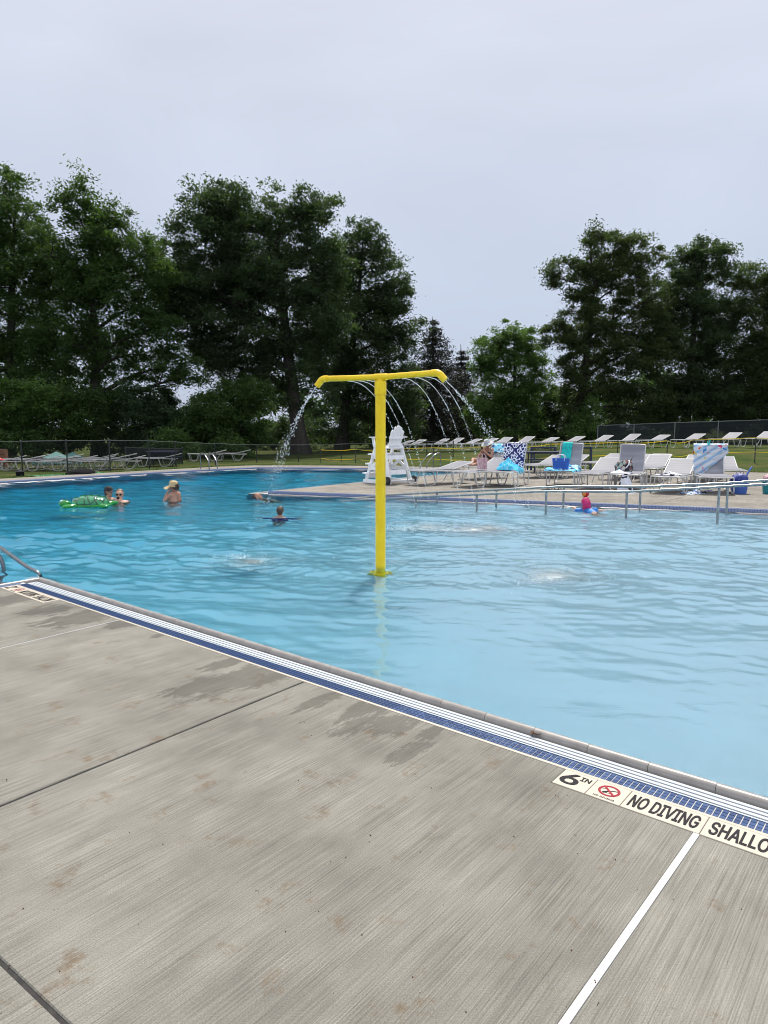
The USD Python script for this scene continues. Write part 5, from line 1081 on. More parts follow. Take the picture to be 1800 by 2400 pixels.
ground_cloth('small dark cloth heap on the deck under the foot of the flowered towel lounger', 1660, 1152, 0.13, 0.10, 'shirt_print', 33, h=0.14)
ground_cloth('pale cloth end lying on the deck below the hanging dark cloth', 1478, 1156, 0.12, 0.08, 'shirt_white', 35, h=0.08)
def sandal(label, px, py, rz):
    p = at(px, py); t = thing('sandal', label, 'sandal', p, rz, 'black sandals under the loungers')
    q = Polygon([(-0.13, -0.035), (0.02, -0.045), (0.12, -0.04), (0.14, 0.0), (0.12, 0.04), (0.02, 0.042), (-0.13, 0.035)]).buffer(0.012); obj('sole', M().prism(q, 0.0, 0.028), MAT['black_rubber'], t); obj('strap', M().tube(fillet([(0.03, -0.045, 0.02), (0.03, -0.03, 0.075), (0.03, 0.03, 0.075), (0.03, 0.045, 0.02)], 0.03, 4), 0.012, 6), MAT['black_rubber'], t)
for i, (px, py) in enumerate(((1282, 1149), (1296, 1150), (1313, 1150), (1642, 1155), (1722, 1156))):
    sandal(['leftmost black sandal under the blue towel lounger', 'middle black sandal under the blue towel lounger', 'right hand black sandal under the blue towel lounger', 'black sandal beside the checked towel on the deck', 'black sandal at the foot of the blue beach tub'][i], px, py, 0.4 + i * 0.7)

# navy tables and bench
def picnic(label, p, rz, L=1.5, bench=True):
    t = thing('picnic_table', label, 'table', p, rz); nv = MAT['navy_metal']
    obj('tabletop', M().box((0, 0, 0.735), (L, 0.76, 0.03)).box((0, 0, 0.70), (L - 0.1, 0.66, 0.04)), nv, t)
    for s in (-1, 1):
        obj('leg', M().tube(fillet([(s * L * 0.36, -0.36, 0.0), (s * L * 0.36, -0.28, 0.70), (s * L * 0.36, 0.28, 0.70), (s * L * 0.36, 0.36, 0.0)], 0.08, 4), 0.028, 8), nv, t)
        obj('bench_seat', M().box((0, s * 0.66, 0.44), (L, 0.25, 0.03)), nv, t)
        obj('bench_arm', M().tube([(-L * 0.36, s * 0.33, 0.28), (-L * 0.36, s * 0.66, 0.42)], 0.024, 7).tube([(L * 0.36, s * 0.33, 0.28), (L * 0.36, s * 0.66, 0.42)], 0.024, 7), nv, t)
    return t
picnic('navy metal picnic table behind the patterned towel lounger', at(1277, 1106), 0.15, 1.5)
tl = on_ground(382, 34.0); picnic('navy metal picnic table on the grass at left behind the fence', tl, 0.1, 1.5)
nb = thing('navy_railing', 'navy metal frame panels standing behind the navy picnic table', 'railing', at(1300, 1101), 0.12)
for k, x in enumerate((-0.95, 0.0, 0.42, 1.45)): obj('post', M().box((x, 0, 0.44), (0.07, 0.07, 0.88)), MAT['navy_metal'], nb)
for a, b in ((-0.95, 0.0), (0.42, 1.45)):
    obj('rail', M().bar((a, 0, 0.86), (b, 0, 0.86), 0.04, 0.05), MAT['navy_metal'], nb); obj('rail', M().bar((a, 0, 0.22), (b, 0, 0.22), 0.04, 0.05), MAT['navy_metal'], nb)
    obj('mesh_panel', M().box(((a + b) / 2, 0, 0.54), (b - a, 0.012, 0.62)), MAT['chain_link'], nb)

# left bank: canopies, mats and oddments
def canopy(label, px, py, Y, w, h):
    p = atd(px, py, Y); g = float(ground_z(p[0], Y)); t = thing('canopy_roof', label, 'canopy', (p[0], Y, g), 0.5); H = p[2] - g
    a = w / 2; e = max(0.10, H - h); R = []
    for s in np.linspace(0, 1, 7): R.append([(a * s * x, a * s * y, H - (H - e) * s - 0.05 * math.sin(PI * s)) for x, y in ((-1, -1), (0, -1.02), (1, -1), (1.02, 0), (1, 1), (0, 1.02), (-1, 1), (-1.02, 0), (-1, -1))])
    R.append([(x, y, z - 0.10) for x, y, z in R[-1]])
    obj('roof_cloth', M().cloth(np.array(R)[:, ::-1], 0.01), MAT['canopy_teal'], t)
    for x, y in ((-1, -1), (1, -1), (1, 1), (-1, 1)): obj('leg', M().tube([(a * 0.96 * x, a * 0.96 * y, -0.05), (a * 0.96 * x, a * 0.96 * y, e - 0.03)], 0.02, 6), MAT['fence_grey'], t)
canopy('larger teal canopy roof behind the left loungers', 132, 1058, 36.0, 2.3, 0.52); canopy('smaller teal canopy roof just right of the larger one', 170, 1059, 37.5, 1.7, 0.42)
p = on_ground(165, 22.9); q = at(165, 1111)
mg = thing('ground_mat', 'flat green mat lying on the grass beside the left deck', 'mat', (q[0], q[1], float(ground_z(q[0], q[1])) + 0.01), 0.93)
obj('mat_sheet', M().cloth(np.array([[(x, y, 0.012 + 0.01 * meshkit.noise(np.array([x * 2, y * 2, 0.0]), 3)) for y in np.linspace(-0.45, 0.45, 6)] for x in np.linspace(-1.3, 1.3, 14)]), 0.01), MAT['mat_green'], mg, smooth=True)
q = at(190, 1110.5); s = trimesh.creation.icosphere(3); v = np.array(s.vertices); v = v * [0.55, 0.30, 0.16]; v[:, 2] = np.maximum(v[:, 2], -0.02); v *= (0.8 + 0.45 * meshkit.fbm(v * 5, 3, 6))[:, None]
obj('tarp_heap', M().add(v, s.faces).move((q[0], q[1], 0.0), 0.9), MAT['tarp_black'], smooth=True, label='low heap of black tarp on the green mat beside the left deck', cat='tarp')
q = at(47, 1112.5); bx_ = thing('equipment_box', 'small black box on the grass beside the left deck', 'box', (q[0], q[1], float(ground_z(q[0], q[1])) - 0.02), 0.5)
obj('case', M().box((0, 0, 0.09), (0.26, 0.20, 0.16)), MAT['tarp_black'], bx_); obj('lid', M().box((0, 0, 0.18), (0.28, 0.22, 0.025)), MAT['black_rubber'], bx_)
q = on_ground(-8, 29.4); rz = 0.35
st = thing('striped_float', 'red and white striped float leaning on the loungers at the left edge', 'pool float', q + [0, 0, 0.40], rz)
obj('float_body', M().cloth(np.array([[(x, y, 0.34 * math.exp(-((x + 0.25) / 0.42) ** 2) + 0.02 * math.sin(y * 12)) for y in np.linspace(-0.4, 0.4, 10)] for x in np.linspace(-0.8, 0.75, 16)]), 0.05), MAT['stripe_red'], st, smooth=True)
q = on_ground(2, 32.6); bb = thing('storage_crate', 'brown crate behind the striped float at the left edge', 'crate', q, 0.2)
for k in range(4): obj('slat', M().box((0, -0.26, 0.12 + 0.2 * k), (0.56, 0.03, 0.17)), MAT['box_brown'], bb)
obj('case', M().box((0, 0, 0.42), (0.54, 0.48, 0.84)), MAT['box_brown'], bb)
# ball behind the child, dead leaf on the grate, grit on the deck
q = at(1372, 1165); bl = thing('beach_ball', 'orange and dark ball on the deck edge above the pink hat', 'ball', q + [0, 0, 0.082], 0.3)
s = trimesh.creation.uv_sphere(0.082, count=[14, 24]); v, f = np.array(s.vertices), np.array(s.faces); fc = v[f].mean(1); sec = (np.floor((np.arctan2(fc[:, 1], fc[:, 0]) + PI) / (PI / 3)) % 3).astype(int)
plain('ball_orange', (0.62, 0.22, 0.02), 0.4); plain('ball_red', (0.45, 0.02, 0.03), 0.4); plain('ball_navy', (0.02, 0.02, 0.07), 0.4)
for k, m in enumerate(('ball_orange', 'ball_red', 'ball_navy')): obj('panel', (v, f[sec == k]), MAT[m], bl, smooth=True)
q = at(1258, 1722, -0.075); L_ = np.array([[(x + wr(x * 40, y * 40, 3, 0.02), y * (1 - (x / 0.034) ** 2) ** 0.5 * 0.9 + wr(x * 60, y * 60, 4, 0.01), 0.006 + 14 * y * y + 5 * x * x * 1.4 + wr(x * 90, y * 90, 5, 0.006)) for y in np.linspace(-0.024, 0.024, 9)] for x in np.linspace(-0.0335, 0.0335, 12)])
obj('dead_leaf', M().cloth(L_, 0.0012).move(q, 0.4), MAT['leaf_dead'], smooth=True, label='curled brown leaf lying on the white overflow grate', cat='leaf')
rg = np.random.default_rng(3); mm = M(); C = []
for _ in range(130):
    p = at(rg.uniform(0, 1800), rg.uniform(1480, 2400)); u, vv = (p - K) @ E_DIR, (p - K) @ N_DIR
    if vv < -0.2: C.append(p + [0, 0, 0.0015])
for c in [at(870, 1960), at(808, 2012), at(600, 2090), at(1302, 1866), at(1334, 1868), at(1352, 1960), at(135, 2130), at(1392, 2305), at(1400, 2350), at(705, 1695), at(15, 1830)]:
    for _ in range(4): C.append(c + np.r_[rg.normal(0, 0.006, 2), 0.002])
drops(mm, np.array(C), 0.0008 + 0.0022 * rg.random(len(C)) ** 2.5)
obj('deck_grit', mm, MAT['leaf_dead'], label='specks of grit scattered over the near concrete deck', cat='grit', kind='stuff')

# ---------------------------------------------------------------- people
def skin_mesh(chains, refine=0.03, it=5):
    """Hulls of neighbouring spheres along every chain, joined and smoothed into one body."""
    parts = []
    def ball(p, r): return Manifold.sphere(float(r), 14).translate([float(x) for x in p])
    for ch in chains:
        if len(ch) == 1: parts.append(ball(*ch[0]))
        for (a, ra), (b, rb) in zip(ch[:-1], ch[1:]): parts.append(Manifold.batch_hull([ball(a, ra), ball(b, rb)]))
    m = Manifold.batch_boolean(parts, OpType.Add).refine_to_length(refine).to_mesh()
    t = trimesh.Trimesh(m.vert_properties[:, :3], m.tri_verts, process=True)
    if it: trimesh.smoothing.filter_taubin(t, lamb=0.5, nu=0.52, iterations=it)
    return t
def A(*x): return np.array(x, float)
def head_chains(c, f, s=1.0, u=(0, 0, 1)):
    f = np.asarray(f, float); f /= np.linalg.norm(f); u = np.asarray(u, float); u = u - f * (u @ f); u /= np.linalg.norm(u); w = np.cross(u, f); P = lambda a, b, d=0.0: c + s * (f * a + u * b + w * d)
    return ([[(P(-0.015, 0.03), 0.080 * s), (P(0.015, 0.025), 0.076 * s)], [(P(0.015, 0.02), 0.074 * s), (P(0.030, -0.055), 0.052 * s)], [(P(0.03, -0.055), 0.05 * s), (P(0.055, -0.088), 0.024 * s)],
             [(P(0.084, 0.012), 0.010 * s), (P(0.100, -0.026), 0.013 * s)], [(P(0.070, -0.062, -0.014), 0.012 * s), (P(0.070, -0.062, 0.014), 0.012 * s)], [(P(-0.005, 0.0, 0.078), 0.014 * s), (P(-0.005, -0.02, 0.076), 0.011 * s)], [(P(-0.005, 0.0, -0.078), 0.014 * s), (P(-0.005, -0.02, -0.076), 0.011 * s)]], P)
def hand_chains(wr_, d, n, s=1.0, curl=0.5):
    """Palm, four bent fingers of different lengths and a thumb from the side of the palm. d: direction of the hand, n: the way the palm faces."""
    d = np.asarray(d, float); d /= np.linalg.norm(d); n = np.asarray(n, float); n = n - d * (n @ d); n /= np.linalg.norm(n); w = np.cross(n, d); ch = []
    for k, (o, L) in enumerate(((-0.030, 0.066), (-0.010, 0.076), (0.010, 0.072), (0.028, 0.056))):
        b = wr_ + s * (d * 0.085 + w * o); ch.append([(wr_ + s * (d * 0.015 + w * o * 0.7), 0.017 * s), (b, 0.0125 * s)])
        a1, a2 = curl * 0.9, curl * 2.0; m_ = b + s * L * 0.5 * (d * math.cos(a1) + n * math.sin(a1)); e = m_ + s * L * 0.5 * (d * math.cos(a2) + n * math.sin(a2)); ch.append([(b, 0.0100 * s), (m_, 0.0088 * s), (e, 0.0075 * s)])
    t0 = wr_ + s * (d * 0.03 - w * 0.028); t1 = t0 + s * (d * 0.028 - w * 0.030 + n * 0.012); ch.append([(t0, 0.014 * s), (t1, 0.0115 * s), (t1 + s * (d * 0.028 - w * 0.006 + n * 0.014), 0.0085 * s)])
    return ch
def person(label, loc_, chains, skin='skin', refine=0.03, it=4):
    t = thing('person', label, 'person', loc_); obj('body', skin_mesh(chains, refine, it), MAT[skin], t, smooth=True); return t
def wear(t, name, chains, m, refine=0.03, it=3):
    ruff = {'hair': (0.016, 45.0), 'sun_hat': (0.014, 22.0)}.get(name)
    g = skin_mesh(chains, 0.013 if ruff else refine, it)
    if ruff: g.vertices = g.vertices + g.vertex_normals * ((meshkit.fbm(np.array(g.vertices) * ruff[1], 3, 9) - 0.42) * ruff[0])[:, None]
    return obj(name, g, MAT[m], t, smooth=True)
def eyes(t, P, s=1.0):
    for k in (-1, 1): obj('eye', M().add(DV * 0.009 * s + P(0.080, 0.004, 0.030 * k), DF), MAT['lens_black'], t, smooth=True)
def brim_hat(t, P, s, crown_m, r_in, r_out, crown_h, drop=0.02, tilt=0.0):
    c = P(0, 0.045); up = P(0, 1) - P(0, 0); up = up / np.linalg.norm(up)
    prof = [(r_in * 0.15, crown_h), (r_in * 0.72, crown_h * 0.96), (r_in * 0.95, crown_h * 0.6), (r_in * 1.02, 0.01), (r_in * 1.04, 0.0), ((r_in + r_out) / 2, -drop * 0.35), (r_out, -drop), (r_out, -drop - 0.006), ((r_in + r_out) / 2, -drop * 0.35 - 0.006), (r_in * 0.98, -0.006)]
    obj('sun_hat', M().lathe([(0.0, crown_h)] + prof, 24, c, up), MAT[crown_m], t, smooth=50)
# woman standing chest deep in a straw visor, hand at her mouth, turned to the left
wp3 = at(408, 1173, WATER_Z); f3 = A(-0.97, 0.22, 0); s3 = A(0.22, 0.97, 0)                # s3: her right, away from us
hc = A(0.0, 0.0, 0.325); ch, P3 = head_chains(hc, f3)
sh = [A(0.02, 0, 0.14) - s3 * 0.155, A(0.02, 0, 0.14) + s3 * 0.155]
el = A(-0.185, -0.12, 0.0); wrst = A(-0.115, -0.10, 0.185)
ch += [[(hc + A(0.01, 0, -0.06), 0.052), (A(0.03, 0, 0.15), 0.060)], [(sh[0], 0.062), (A(0.03, 0, 0.16), 0.070), (sh[1], 0.062)], [(A(0.02, 0, 0.12) - s3 * 0.09, 0.095), (A(0.02, 0, -0.12) - s3 * 0.08, 0.10), (A(0.02, 0, -0.38) - s3 * 0.09, 0.115)], [(A(0.02, 0, 0.12) + s3 * 0.09, 0.095), (A(0.02, 0, -0.12) + s3 * 0.08, 0.10), (A(0.02, 0, -0.38) + s3 * 0.09, 0.115)],
       [(A(0.02, 0, -0.12) - s3 * 0.08, 0.10), (A(0.02, 0, -0.12) + s3 * 0.08, 0.10)], [(A(0.02, 0, -0.38) - s3 * 0.09, 0.115), (A(0.02, 0, -0.38) + s3 * 0.09, 0.115)],
       [(sh[0], 0.056), (el, 0.040), (wrst, 0.030)], [(sh[1], 0.056), (sh[1] + A(0.03, 0.05, -0.26), 0.042), (sh[1] + A(-0.16, 0.04, -0.36), 0.032)]]
for k in (-1, 1): ch.append([(A(0.02, 0, -0.40) + s3 * 0.095 * k, 0.105), (A(-0.10, 0, -0.72) + s3 * 0.10 * k, 0.072), (A(0.06, 0, -0.98) + s3 * 0.10 * k, 0.048), (A(-0.10, 0, -1.02) + s3 * 0.10 * k, 0.034)])
ch += hand_chains(wrst, A(0.25, 0.15, 0.6), A(0.9, 0.5, 0.1), 0.95, 0.55)
t3 = person('woman standing chest deep in the pool wearing a straw visor, one hand at her mouth', wp3, ch, 'skin_tan', 0.032, 3)
wear(t3, 'hair', [[(P3(-0.03, 0.03), 0.080), (P3(-0.05, -0.03), 0.062)], [(P3(-0.10, 0.045), 0.030), (P3(-0.125, 0.0), 0.026), (P3(-0.115, -0.06), 0.015)]], 'hair_brown', 0.02)
obj('visor', M().lathe([(0.092, -0.035), (0.100, -0.03), (0.098, 0.05), (0.085, 0.085), (0.05, 0.103), (0.0, 0.108)], 24, P3(0.0, 0.03), (f3 * -0.12 + A(0, 0, 1))).grid(np.array([[P3(0.088 * math.cos(a) + r * math.cos(a * 0.8), 0.035 - r * 0.42 - 0.05 * (1 - math.cos(a)), 0.095 * math.sin(a) + r * 0.5 * math.sin(a)) for a in np.linspace(-1.35, 1.35, 15)] for r in (0.0, 0.05, 0.10, 0.145)])), MAT['straw'], t3, smooth=50)
wear(t3, 'swimsuit', [[(A(0.02, 0, -0.04) - s3 * 0.085, 0.103), (A(0.02, 0, -0.39) - s3 * 0.088, 0.122)], [(A(0.02, 0, -0.04) + s3 * 0.085, 0.103), (A(0.02, 0, -0.39) + s3 * 0.088, 0.122)], [(A(0.02, 0, -0.39) - s3 * 0.088, 0.122), (A(0.02, 0, -0.39) + s3 * 0.088, 0.122)]], 'swim_black', 0.03)
for k in (-1, 1): obj('strap', M().tube([A(0.09, 0, -0.03) + s3 * 0.075 * k, A(0.115, 0, 0.08) + s3 * 0.085 * k, A(0.05, 0, 0.218) + s3 * 0.085 * k, A(-0.04, 0, 0.20) + s3 * 0.085 * k, A(-0.085, 0, 0.05) + s3 * 0.08 * k], 0.009, 5), MAT['swim_black'], t3)
# two people beside the turtle float
def bather(label, px, py, f, skin, hz, s=1.0, arms=None):
    p = at(px, py, WATER_Z); f = np.asarray(f, float); f = f / np.linalg.norm(f); w = np.cross([0, 0, 1], f); hc = A(0, 0, hz) + f * 0.03; ch, P = head_chains(hc, f, s)
    top = hz - 0.185 * s
    ch += [[(hc - A(0, 0, 0.06 * s), 0.05 * s), (A(0, 0, top + 0.01), 0.058 * s)], [(-w * 0.15 * s + A(0, 0, top - 0.01), 0.060 * s), (A(0, 0, top), 0.07 * s), (w * 0.15 * s + A(0, 0, top - 0.01), 0.060 * s)],
           [(-w * 0.08 * s + A(0, 0, top - 0.04), 0.10 * s), (-w * 0.07 * s + A(0, 0, top - 0.48 * s), 0.10 * s)], [(w * 0.08 * s + A(0, 0, top - 0.04), 0.10 * s), (w * 0.07 * s + A(0, 0, top - 0.48 * s), 0.10 * s)], [(-w * 0.07 * s + A(0, 0, top - 0.3), 0.10 * s), (w * 0.07 * s + A(0, 0, top - 0.3), 0.10 * s)]]
    for k in (-1, 1):
        e, h = (arms(w, f, k, top) if arms else (w * 0.22 * k * s + A(0, 0, top - 0.24), w * 0.16 * k * s + f * 0.22 + A(0, 0, top - 0.25)))
        ch.append([(w * 0.155 * k * s + A(0, 0, top - 0.01), 0.052 * s), (e, 0.040 * s), (h, 0.030 * s)]); ch += hand_chains(h, h - e, -w * k * 0.5 + A(0, 0, 0.3), 0.95 * s, 0.6)
        ch.append([(w * 0.07 * k * s + A(0, 0, top - 0.48 * s), 0.09 * s), (w * 0.08 * k * s + f * 0.06 + A(0, 0, top - 0.78 * s), 0.06 * s), (w * 0.08 * k * s - f * 0.12 + A(0, 0, top - 1.02 * s), 0.04 * s)])
    return person(label, p, ch, skin, 0.032, 3), P, f, w
t2, P2, f2, w2 = bather('woman in sunglasses with fair tied back hair, shoulder deep beside the green float', 282, 1176, (0.15, -1, 0), 'skin', 0.165, 1.02, lambda w, f, k, top: (w * 0.20 * k + f * 0.10 + A(0, 0, top - 0.13), w * 0.035 * k + f * 0.165 + A(0, 0, top + 0.05)) if k > 0 else (w * 0.20 * k + f * 0.08 + A(0, 0, top - 0.14), w * 0.05 * k + f * 0.19 + A(0, 0, top + 0.01)))
wear(t2, 'hair', [[(P2(-0.03, 0.035), 0.082), (P2(-0.02, 0.05), 0.080)], [(P2(-0.05, 0.02), 0.07), (P2(-0.06, -0.05), 0.045)]], 'hair_fair', 0.02)
for k in (-1, 1): obj('sunglass_lens', M().lathe([(0.0, 0.006), (0.020, 0.004), (0.026, -0.002), (0.024, -0.006)], 12, P2(0.088, 0.008, 0.034 * k), f2), MAT['lens_black'], t2, smooth=True)
obj('sunglass_frame', M().tube([P2(-0.01, 0.012, 0.084), P2(0.07, 0.012, 0.064), P2(0.098, 0.012, 0.0), P2(0.07, 0.012, -0.064), P2(-0.01, 0.012, -0.084)], 0.004, 5), MAT['lens_black'], t2)
obj('held_cup', M().lathe([(0.0, 0.0), (0.026, 0.0), (0.034, 0.075), (0.030, 0.075), (0.0, 0.01)], 14, P2(0.14, -0.115), (0, -0.4, 1)), MAT['lens_black'], t2, smooth=40)
t1, P1_, f1, w1 = bather('person in a dark cap mostly hidden behind the green turtle float', 253, 1171, (1, -0.35, 0), 'skin_tan', 0.18)
wear(t1, 'hair', [[(P1_(-0.03, 0.02), 0.080), (P1_(-0.045, -0.04), 0.06)]], 'hair_brown', 0.02); eyes(t1, P1_)
obj('cap', M().lathe([(0.092, 0.0), (0.093, 0.02), (0.085, 0.065), (0.055, 0.098), (0.0, 0.108)], 22, P1_(-0.005, 0.03), (0, 0, 1)).grid(np.array([[P1_(0.075 * math.cos(a) + r * math.cos(a * 0.5), 0.035 - r * 0.15 - 0.02 * (1 - math.cos(a)), 0.088 * math.sin(a)) for a in np.linspace(-1.1, 1.1, 11)] for r in (0.0, 0.05, 0.095)])), MAT['cap_dark'], t1, smooth=50)
# floating swimmer, face up
ps = at(604, 1167, WATER_Z); ff = A(0.62, -0.1, 0.75); ch, P4 = head_chains(A(0, 0, 0.02), ff, 1.0, A(-0.75, 0.1, 0.62)); ch += [[(P4(-0.01, -0.06), 0.05), (A(0.13, 0.02, -0.20), 0.05)], [(A(0.14, -0.15, -0.28), 0.055), (A(0.16, 0.17, -0.28), 0.055)], [(A(0.16, 0, -0.40), 0.12), (A(0.45, 0.05, -0.72), 0.12)]]
for k in (-1, 1):
    ch += [[(A(0.16, 0.17 * k, -0.30), 0.05), (A(0.30, 0.34 * k, -0.42), 0.038), (A(0.28, 0.50 * k, -0.46), 0.028)], [(A(0.45, 0.09 * k, -0.74), 0.09), (A(0.60, 0.12 * k, -1.0), 0.06), (A(0.55, 0.14 * k, -1.2), 0.04)]] + hand_chains(A(0.28, 0.50 * k, -0.46), A(-0.3, 0.5 * k, 0), A(0, 0, -1), 0.95, 0.3)
t4 = person('dark haired swimmer floating face up, only the face above the water', ps, ch, 'skin_tan', 0.032, 3); wear(t4, 'hair', [[(P4(-0.03, 0.04), 0.082), (P4(-0.05, -0.02), 0.070)], [(P4(-0.07, 0.03), 0.06), (P4(-0.12, 0.06), 0.03)]], 'hair_brown', 0.02); eyes(t4, P4)
# boy swimming away
t5, P5, f5, w5 = bather('boy with short brown hair swimming away in a royal blue shirt', 656, 1214, (0.12, 1, 0), 'skin_tan', 0.125, 0.80, lambda w, f, k, top: (w * 0.26 * k - f * 0.02 + A(0, 0, top - 0.05), w * 0.42 * k + f * 0.10 + A(0, 0, top - 0.09)))
wear(t5, 'hair', [[(P5(-0.012, 0.035), 0.083 * 0.8), (P5(0.008, 0.040), 0.081 * 0.8)], [(P5(-0.035, 0.02), 0.062), (P5(-0.03, -0.035), 0.050)]], 'hair_brown', 0.02); eyes(t5, P5, 0.8)
tp_ = 0.125 - 0.185 * 0.8
wear(t5, 'shirt', [[(-w5 * 0.07 + A(0, 0, tp_ - 0.06), 0.093), (-w5 * 0.06 + A(0, 0, tp_ - 0.36), 0.095)], [(w5 * 0.07 + A(0, 0, tp_ - 0.06), 0.093), (w5 * 0.06 + A(0, 0, tp_ - 0.36), 0.095)], [(-w5 * 0.13 + A(0, 0, tp_ - 0.012), 0.050), (-w5 * 0.25 - f5 * 0.02 + A(0, 0, tp_ - 0.045), 0.048)], [(w5 * 0.13 + A(0, 0, tp_ - 0.012), 0.050), (w5 * 0.25 - f5 * 0.02 + A(0, 0, tp_ - 0.045), 0.048)],
                   [(-w5 * 0.25 + A(0, 0, tp_ - 0.04), 0.03), (-w5 * 0.36 - f5 * 0.06 + A(0, 0, tp_ - 0.03), 0.012)], [(w5 * 0.25 + A(0, 0, tp_ - 0.04), 0.03), (w5 * 0.40 - f5 * 0.02 + A(0, 0, tp_ - 0.015), 0.012)]], 'swim_royal', 0.025)
# child in a pink sun hat near the rails
pk = at(1374, 1197, WATER_Z); fk = A(-0.25, 0.97, 0.05); hk = A(-0.02, 0.0, 0.155); ch, P6 = head_chains(hk, fk, 0.82); wk = A(0.97, 0.25, 0)
ch += [[(hk - A(0, 0.01, 0.06), 0.040), (A(0, -0.02, 0.02), 0.048)], [(A(0, -0.02, 0.01) - wk * 0.10, 0.045), (A(0, -0.02, 0.01) + wk * 0.10, 0.045)], [(A(0, -0.03, -0.03), 0.085), (A(0.06, -0.30, -0.05), 0.085)],
       [(A(0, -0.02, 0.0) - wk * 0.11, 0.038), (A(0, 0.05, 0.02) - wk * 0.21, 0.030), (A(0, 0.16, 0.05) - wk * 0.22, 0.023)], [(A(0, -0.02, 0.0) + wk * 0.11, 0.038), (A(0, -0.02, -0.01) + wk * 0.24, 0.030), (A(0, -0.03, 0.0) + wk * 0.36, 0.024)]]
ch += hand_chains(A(0, 0.16, 0.05) - wk * 0.22, A(0, 1, 0.1), A(0, 0, -1), 0.75, 0.3) + hand_chains(A(0, -0.03, 0.0) + wk * 0.36, A(1, -0.1, 0.0), A(0, 0, -1), 0.75, 0.3)
for k in (-1, 1): ch.append([(A(0.06, -0.32, -0.08) + wk * 0.055 * k, 0.062), (A(0.10, -0.55, -0.16) + wk * 0.08 * k, 0.043), (A(0.12, -0.75, -0.20) + wk * 0.09 * k, 0.028)])
t6 = person('small child in a crimson pink sun hat swimming between the ramp rails', pk, ch, 'skin', 0.02, 3); eyes(t6, P6, 0.8)
wear(t6, 'sun_hat', [[(P6(-0.01, 0.045), 0.094 * 0.9), (P6(0.01, 0.04), 0.092 * 0.9)], [(P6(-0.045, 0.01), 0.085), (P6(-0.065, -0.08), 0.080), (P6(-0.075, -0.135), 0.055)], [(P6(-0.06, -0.12, -0.06), 0.04), (P6(-0.06, -0.12, 0.06), 0.04)], [(P6(0.08, 0.05, -0.03), 0.016), (P6(0.12, 0.045, 0.03), 0.012)]], 'hat_pink', 0.018)
wear(t6, 'swim_shirt', [[(A(0, -0.05, -0.02), 0.094), (A(0.06, -0.28, -0.045), 0.093)]], 'swim_blue', 0.025)
for k in (-1, 1): wear(t6, 'arm_float', [[(A(0, -0.02, 0.005) + wk * 0.14 * k, 0.062), (A(0, -0.01, 0.005) + wk * 0.205 * k, 0.058)]], 'swim_blue', 0.02)
# sunbather on the lounger: sitting up, knees drawn up, looking at a phone
pl_, rzl, _ = lframe('D'); t7 = thing('person', 'sunbather in a wide grey hat and black swimsuit sitting on a lounger with a phone', 'person', pl_, rzl)
hd = A(1.06, 0, 1.10); f7 = A(-0.86, 0.12, -0.42); ch, P7 = head_chains(hd, f7)
ch += [[(hd + A(0.03, 0, -0.07), 0.05), (A(1.12, 0, 0.95), 0.06)], [(A(1.12, -0.155, 0.92), 0.058), (A(1.13, 0, 0.94), 0.07), (A(1.12, 0.155, 0.92), 0.058)], [(A(1.13, -0.08, 0.86), 0.10), (A(1.10, -0.07, 0.66), 0.095), (A(1.02, -0.09, 0.52), 0.115)], [(A(1.13, 0.08, 0.86), 0.10), (A(1.10, 0.07, 0.66), 0.095), (A(1.02, 0.09, 0.52), 0.115)], [(A(1.10, -0.07, 0.68), 0.09), (A(1.10, 0.07, 0.68), 0.09)], [(A(1.02, -0.09, 0.52), 0.11), (A(1.02, 0.09, 0.52), 0.11)]]
for k in (-1, 1):
    kn = A(0.60, 0.22 * k, 0.60); an = A(0.42, 0.05 * k + 0.06, 0.465); ch.append([(A(1.0, 0.10 * k, 0.52), 0.105), (kn, 0.070), (an, 0.045), (an + A(-0.14, 0.02 * k, -0.01), 0.032)])
    e = A(0.93, 0.25 * k, 0.70); h = A(0.83, 0.055 * k, 0.865); ch.append([(A(1.12, 0.16 * k, 0.91), 0.050), (e, 0.040), (h, 0.029)]); ch += hand_chains(h, A(-0.25, -0.25 * k, 0.7), A(0.2, -0.9 * k, 0), 0.95, 0.6)
obj('body', skin_mesh(ch, 0.03, 3), MAT['skin_tan'], t7, smooth=True); eyes(t7, P7)
wear(t7, 'hair', [[(P7(-0.03, 0.03), 0.081), (P7(-0.055, -0.04), 0.062)]], 'hair_brown', 0.02)
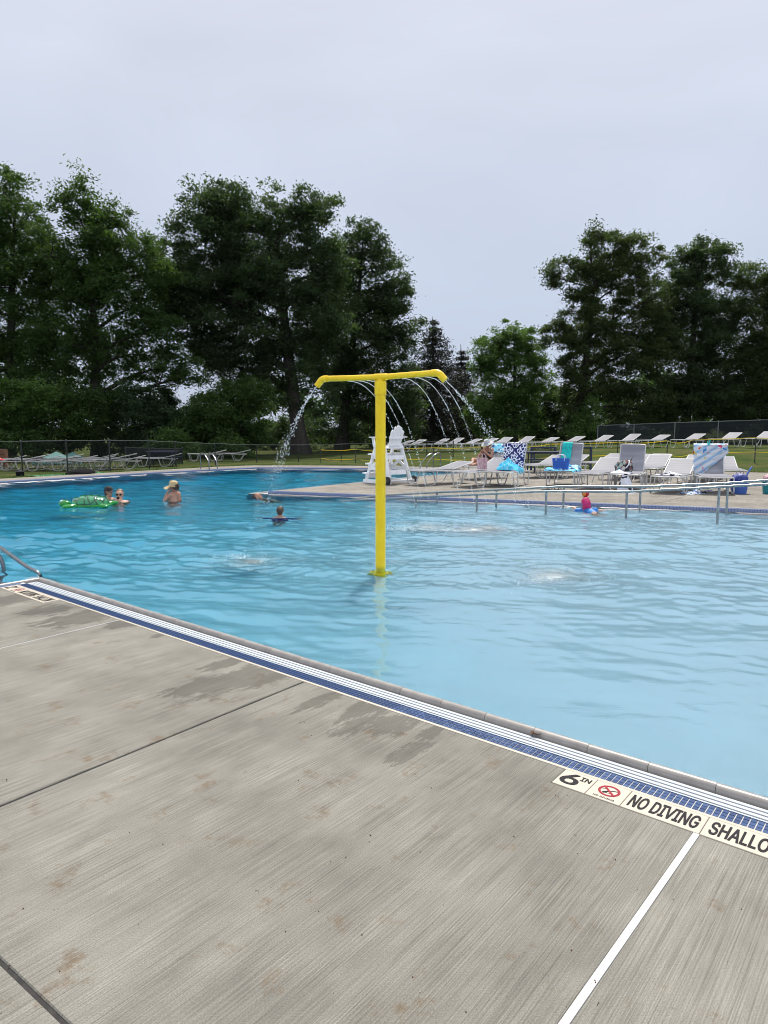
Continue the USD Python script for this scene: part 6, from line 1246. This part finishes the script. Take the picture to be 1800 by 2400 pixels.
wear(t7, 'swimsuit', [[(A(1.115, -0.08, 0.80), 0.104), (A(1.09, -0.07, 0.66), 0.101), (A(1.02, -0.09, 0.52), 0.121)], [(A(1.115, 0.08, 0.80), 0.104), (A(1.09, 0.07, 0.66), 0.101), (A(1.02, 0.09, 0.52), 0.121)], [(A(1.10, -0.07, 0.66), 0.098), (A(1.10, 0.07, 0.66), 0.098)], [(A(1.02, -0.09, 0.52), 0.119), (A(1.02, 0.09, 0.52), 0.119)]], 'swim_black', 0.025)
brim_hat(t7, P7, 1.0, 'hat_grey', 0.096, 0.205, 0.11, 0.03)
obj('phone', M().box(A(0.775, 0.0, 0.945), (0.012, 0.075, 0.15), np.array([[0.9, 0, 0.35], [0, 1, 0], [-0.35, 0, 0.9]])), MAT['phone_black'], t7)

# ---------------------------------------------------------------- turtle float
tc_ = at(211, 1186, WATER_Z); tt = thing('turtle_float', 'green inflatable turtle float with glossy ridged shell in the pool at left', 'pool float', tc_, PI + 0.12, scale=0.70)
def puff(c, r, pw=1.0, rz=0.0, ridge=0.0):
    s = trimesh.creation.icosphere(3); v = np.array(s.vertices); v = np.sign(v) * np.abs(v) ** pw
    if ridge: v *= (1 + ridge * np.cos(v[:, :1] * 16) * np.maximum(v[:, 2:], 0))
    return M().add(v * r, s.faces).move(c, rz)
obj('shell', puff((-0.02, 0, 0.10), (0.54, 0.44, 0.24), 0.9, ridge=0.07), MAT['turtle_shell'], tt, smooth=True); obj('belly_ring', puff((-0.02, 0, 0.035), (0.62, 0.48, 0.085), 0.85), MAT['turtle_green'], tt, smooth=True)
hd_ = obj('head', puff((0.72, 0.03, 0.08), (0.17, 0.14, 0.115), 0.95), MAT['turtle_green'], tt, smooth=True)
for k in (-1, 1): obj('eye', puff((0.80, 0.03 + 0.065 * k, 0.165), (0.035, 0.03, 0.035)), MAT['shirt_white'], hd_, smooth=True)
for x, y, a in ((0.42, 0.46, 0.7), (0.42, -0.46, -0.7), (-0.50, 0.42, 2.3), (-0.50, -0.42, -2.3)): obj('flipper', puff((x, y, 0.045), (0.24, 0.13, 0.075), 0.9, a), MAT['turtle_green'], tt, smooth=True)
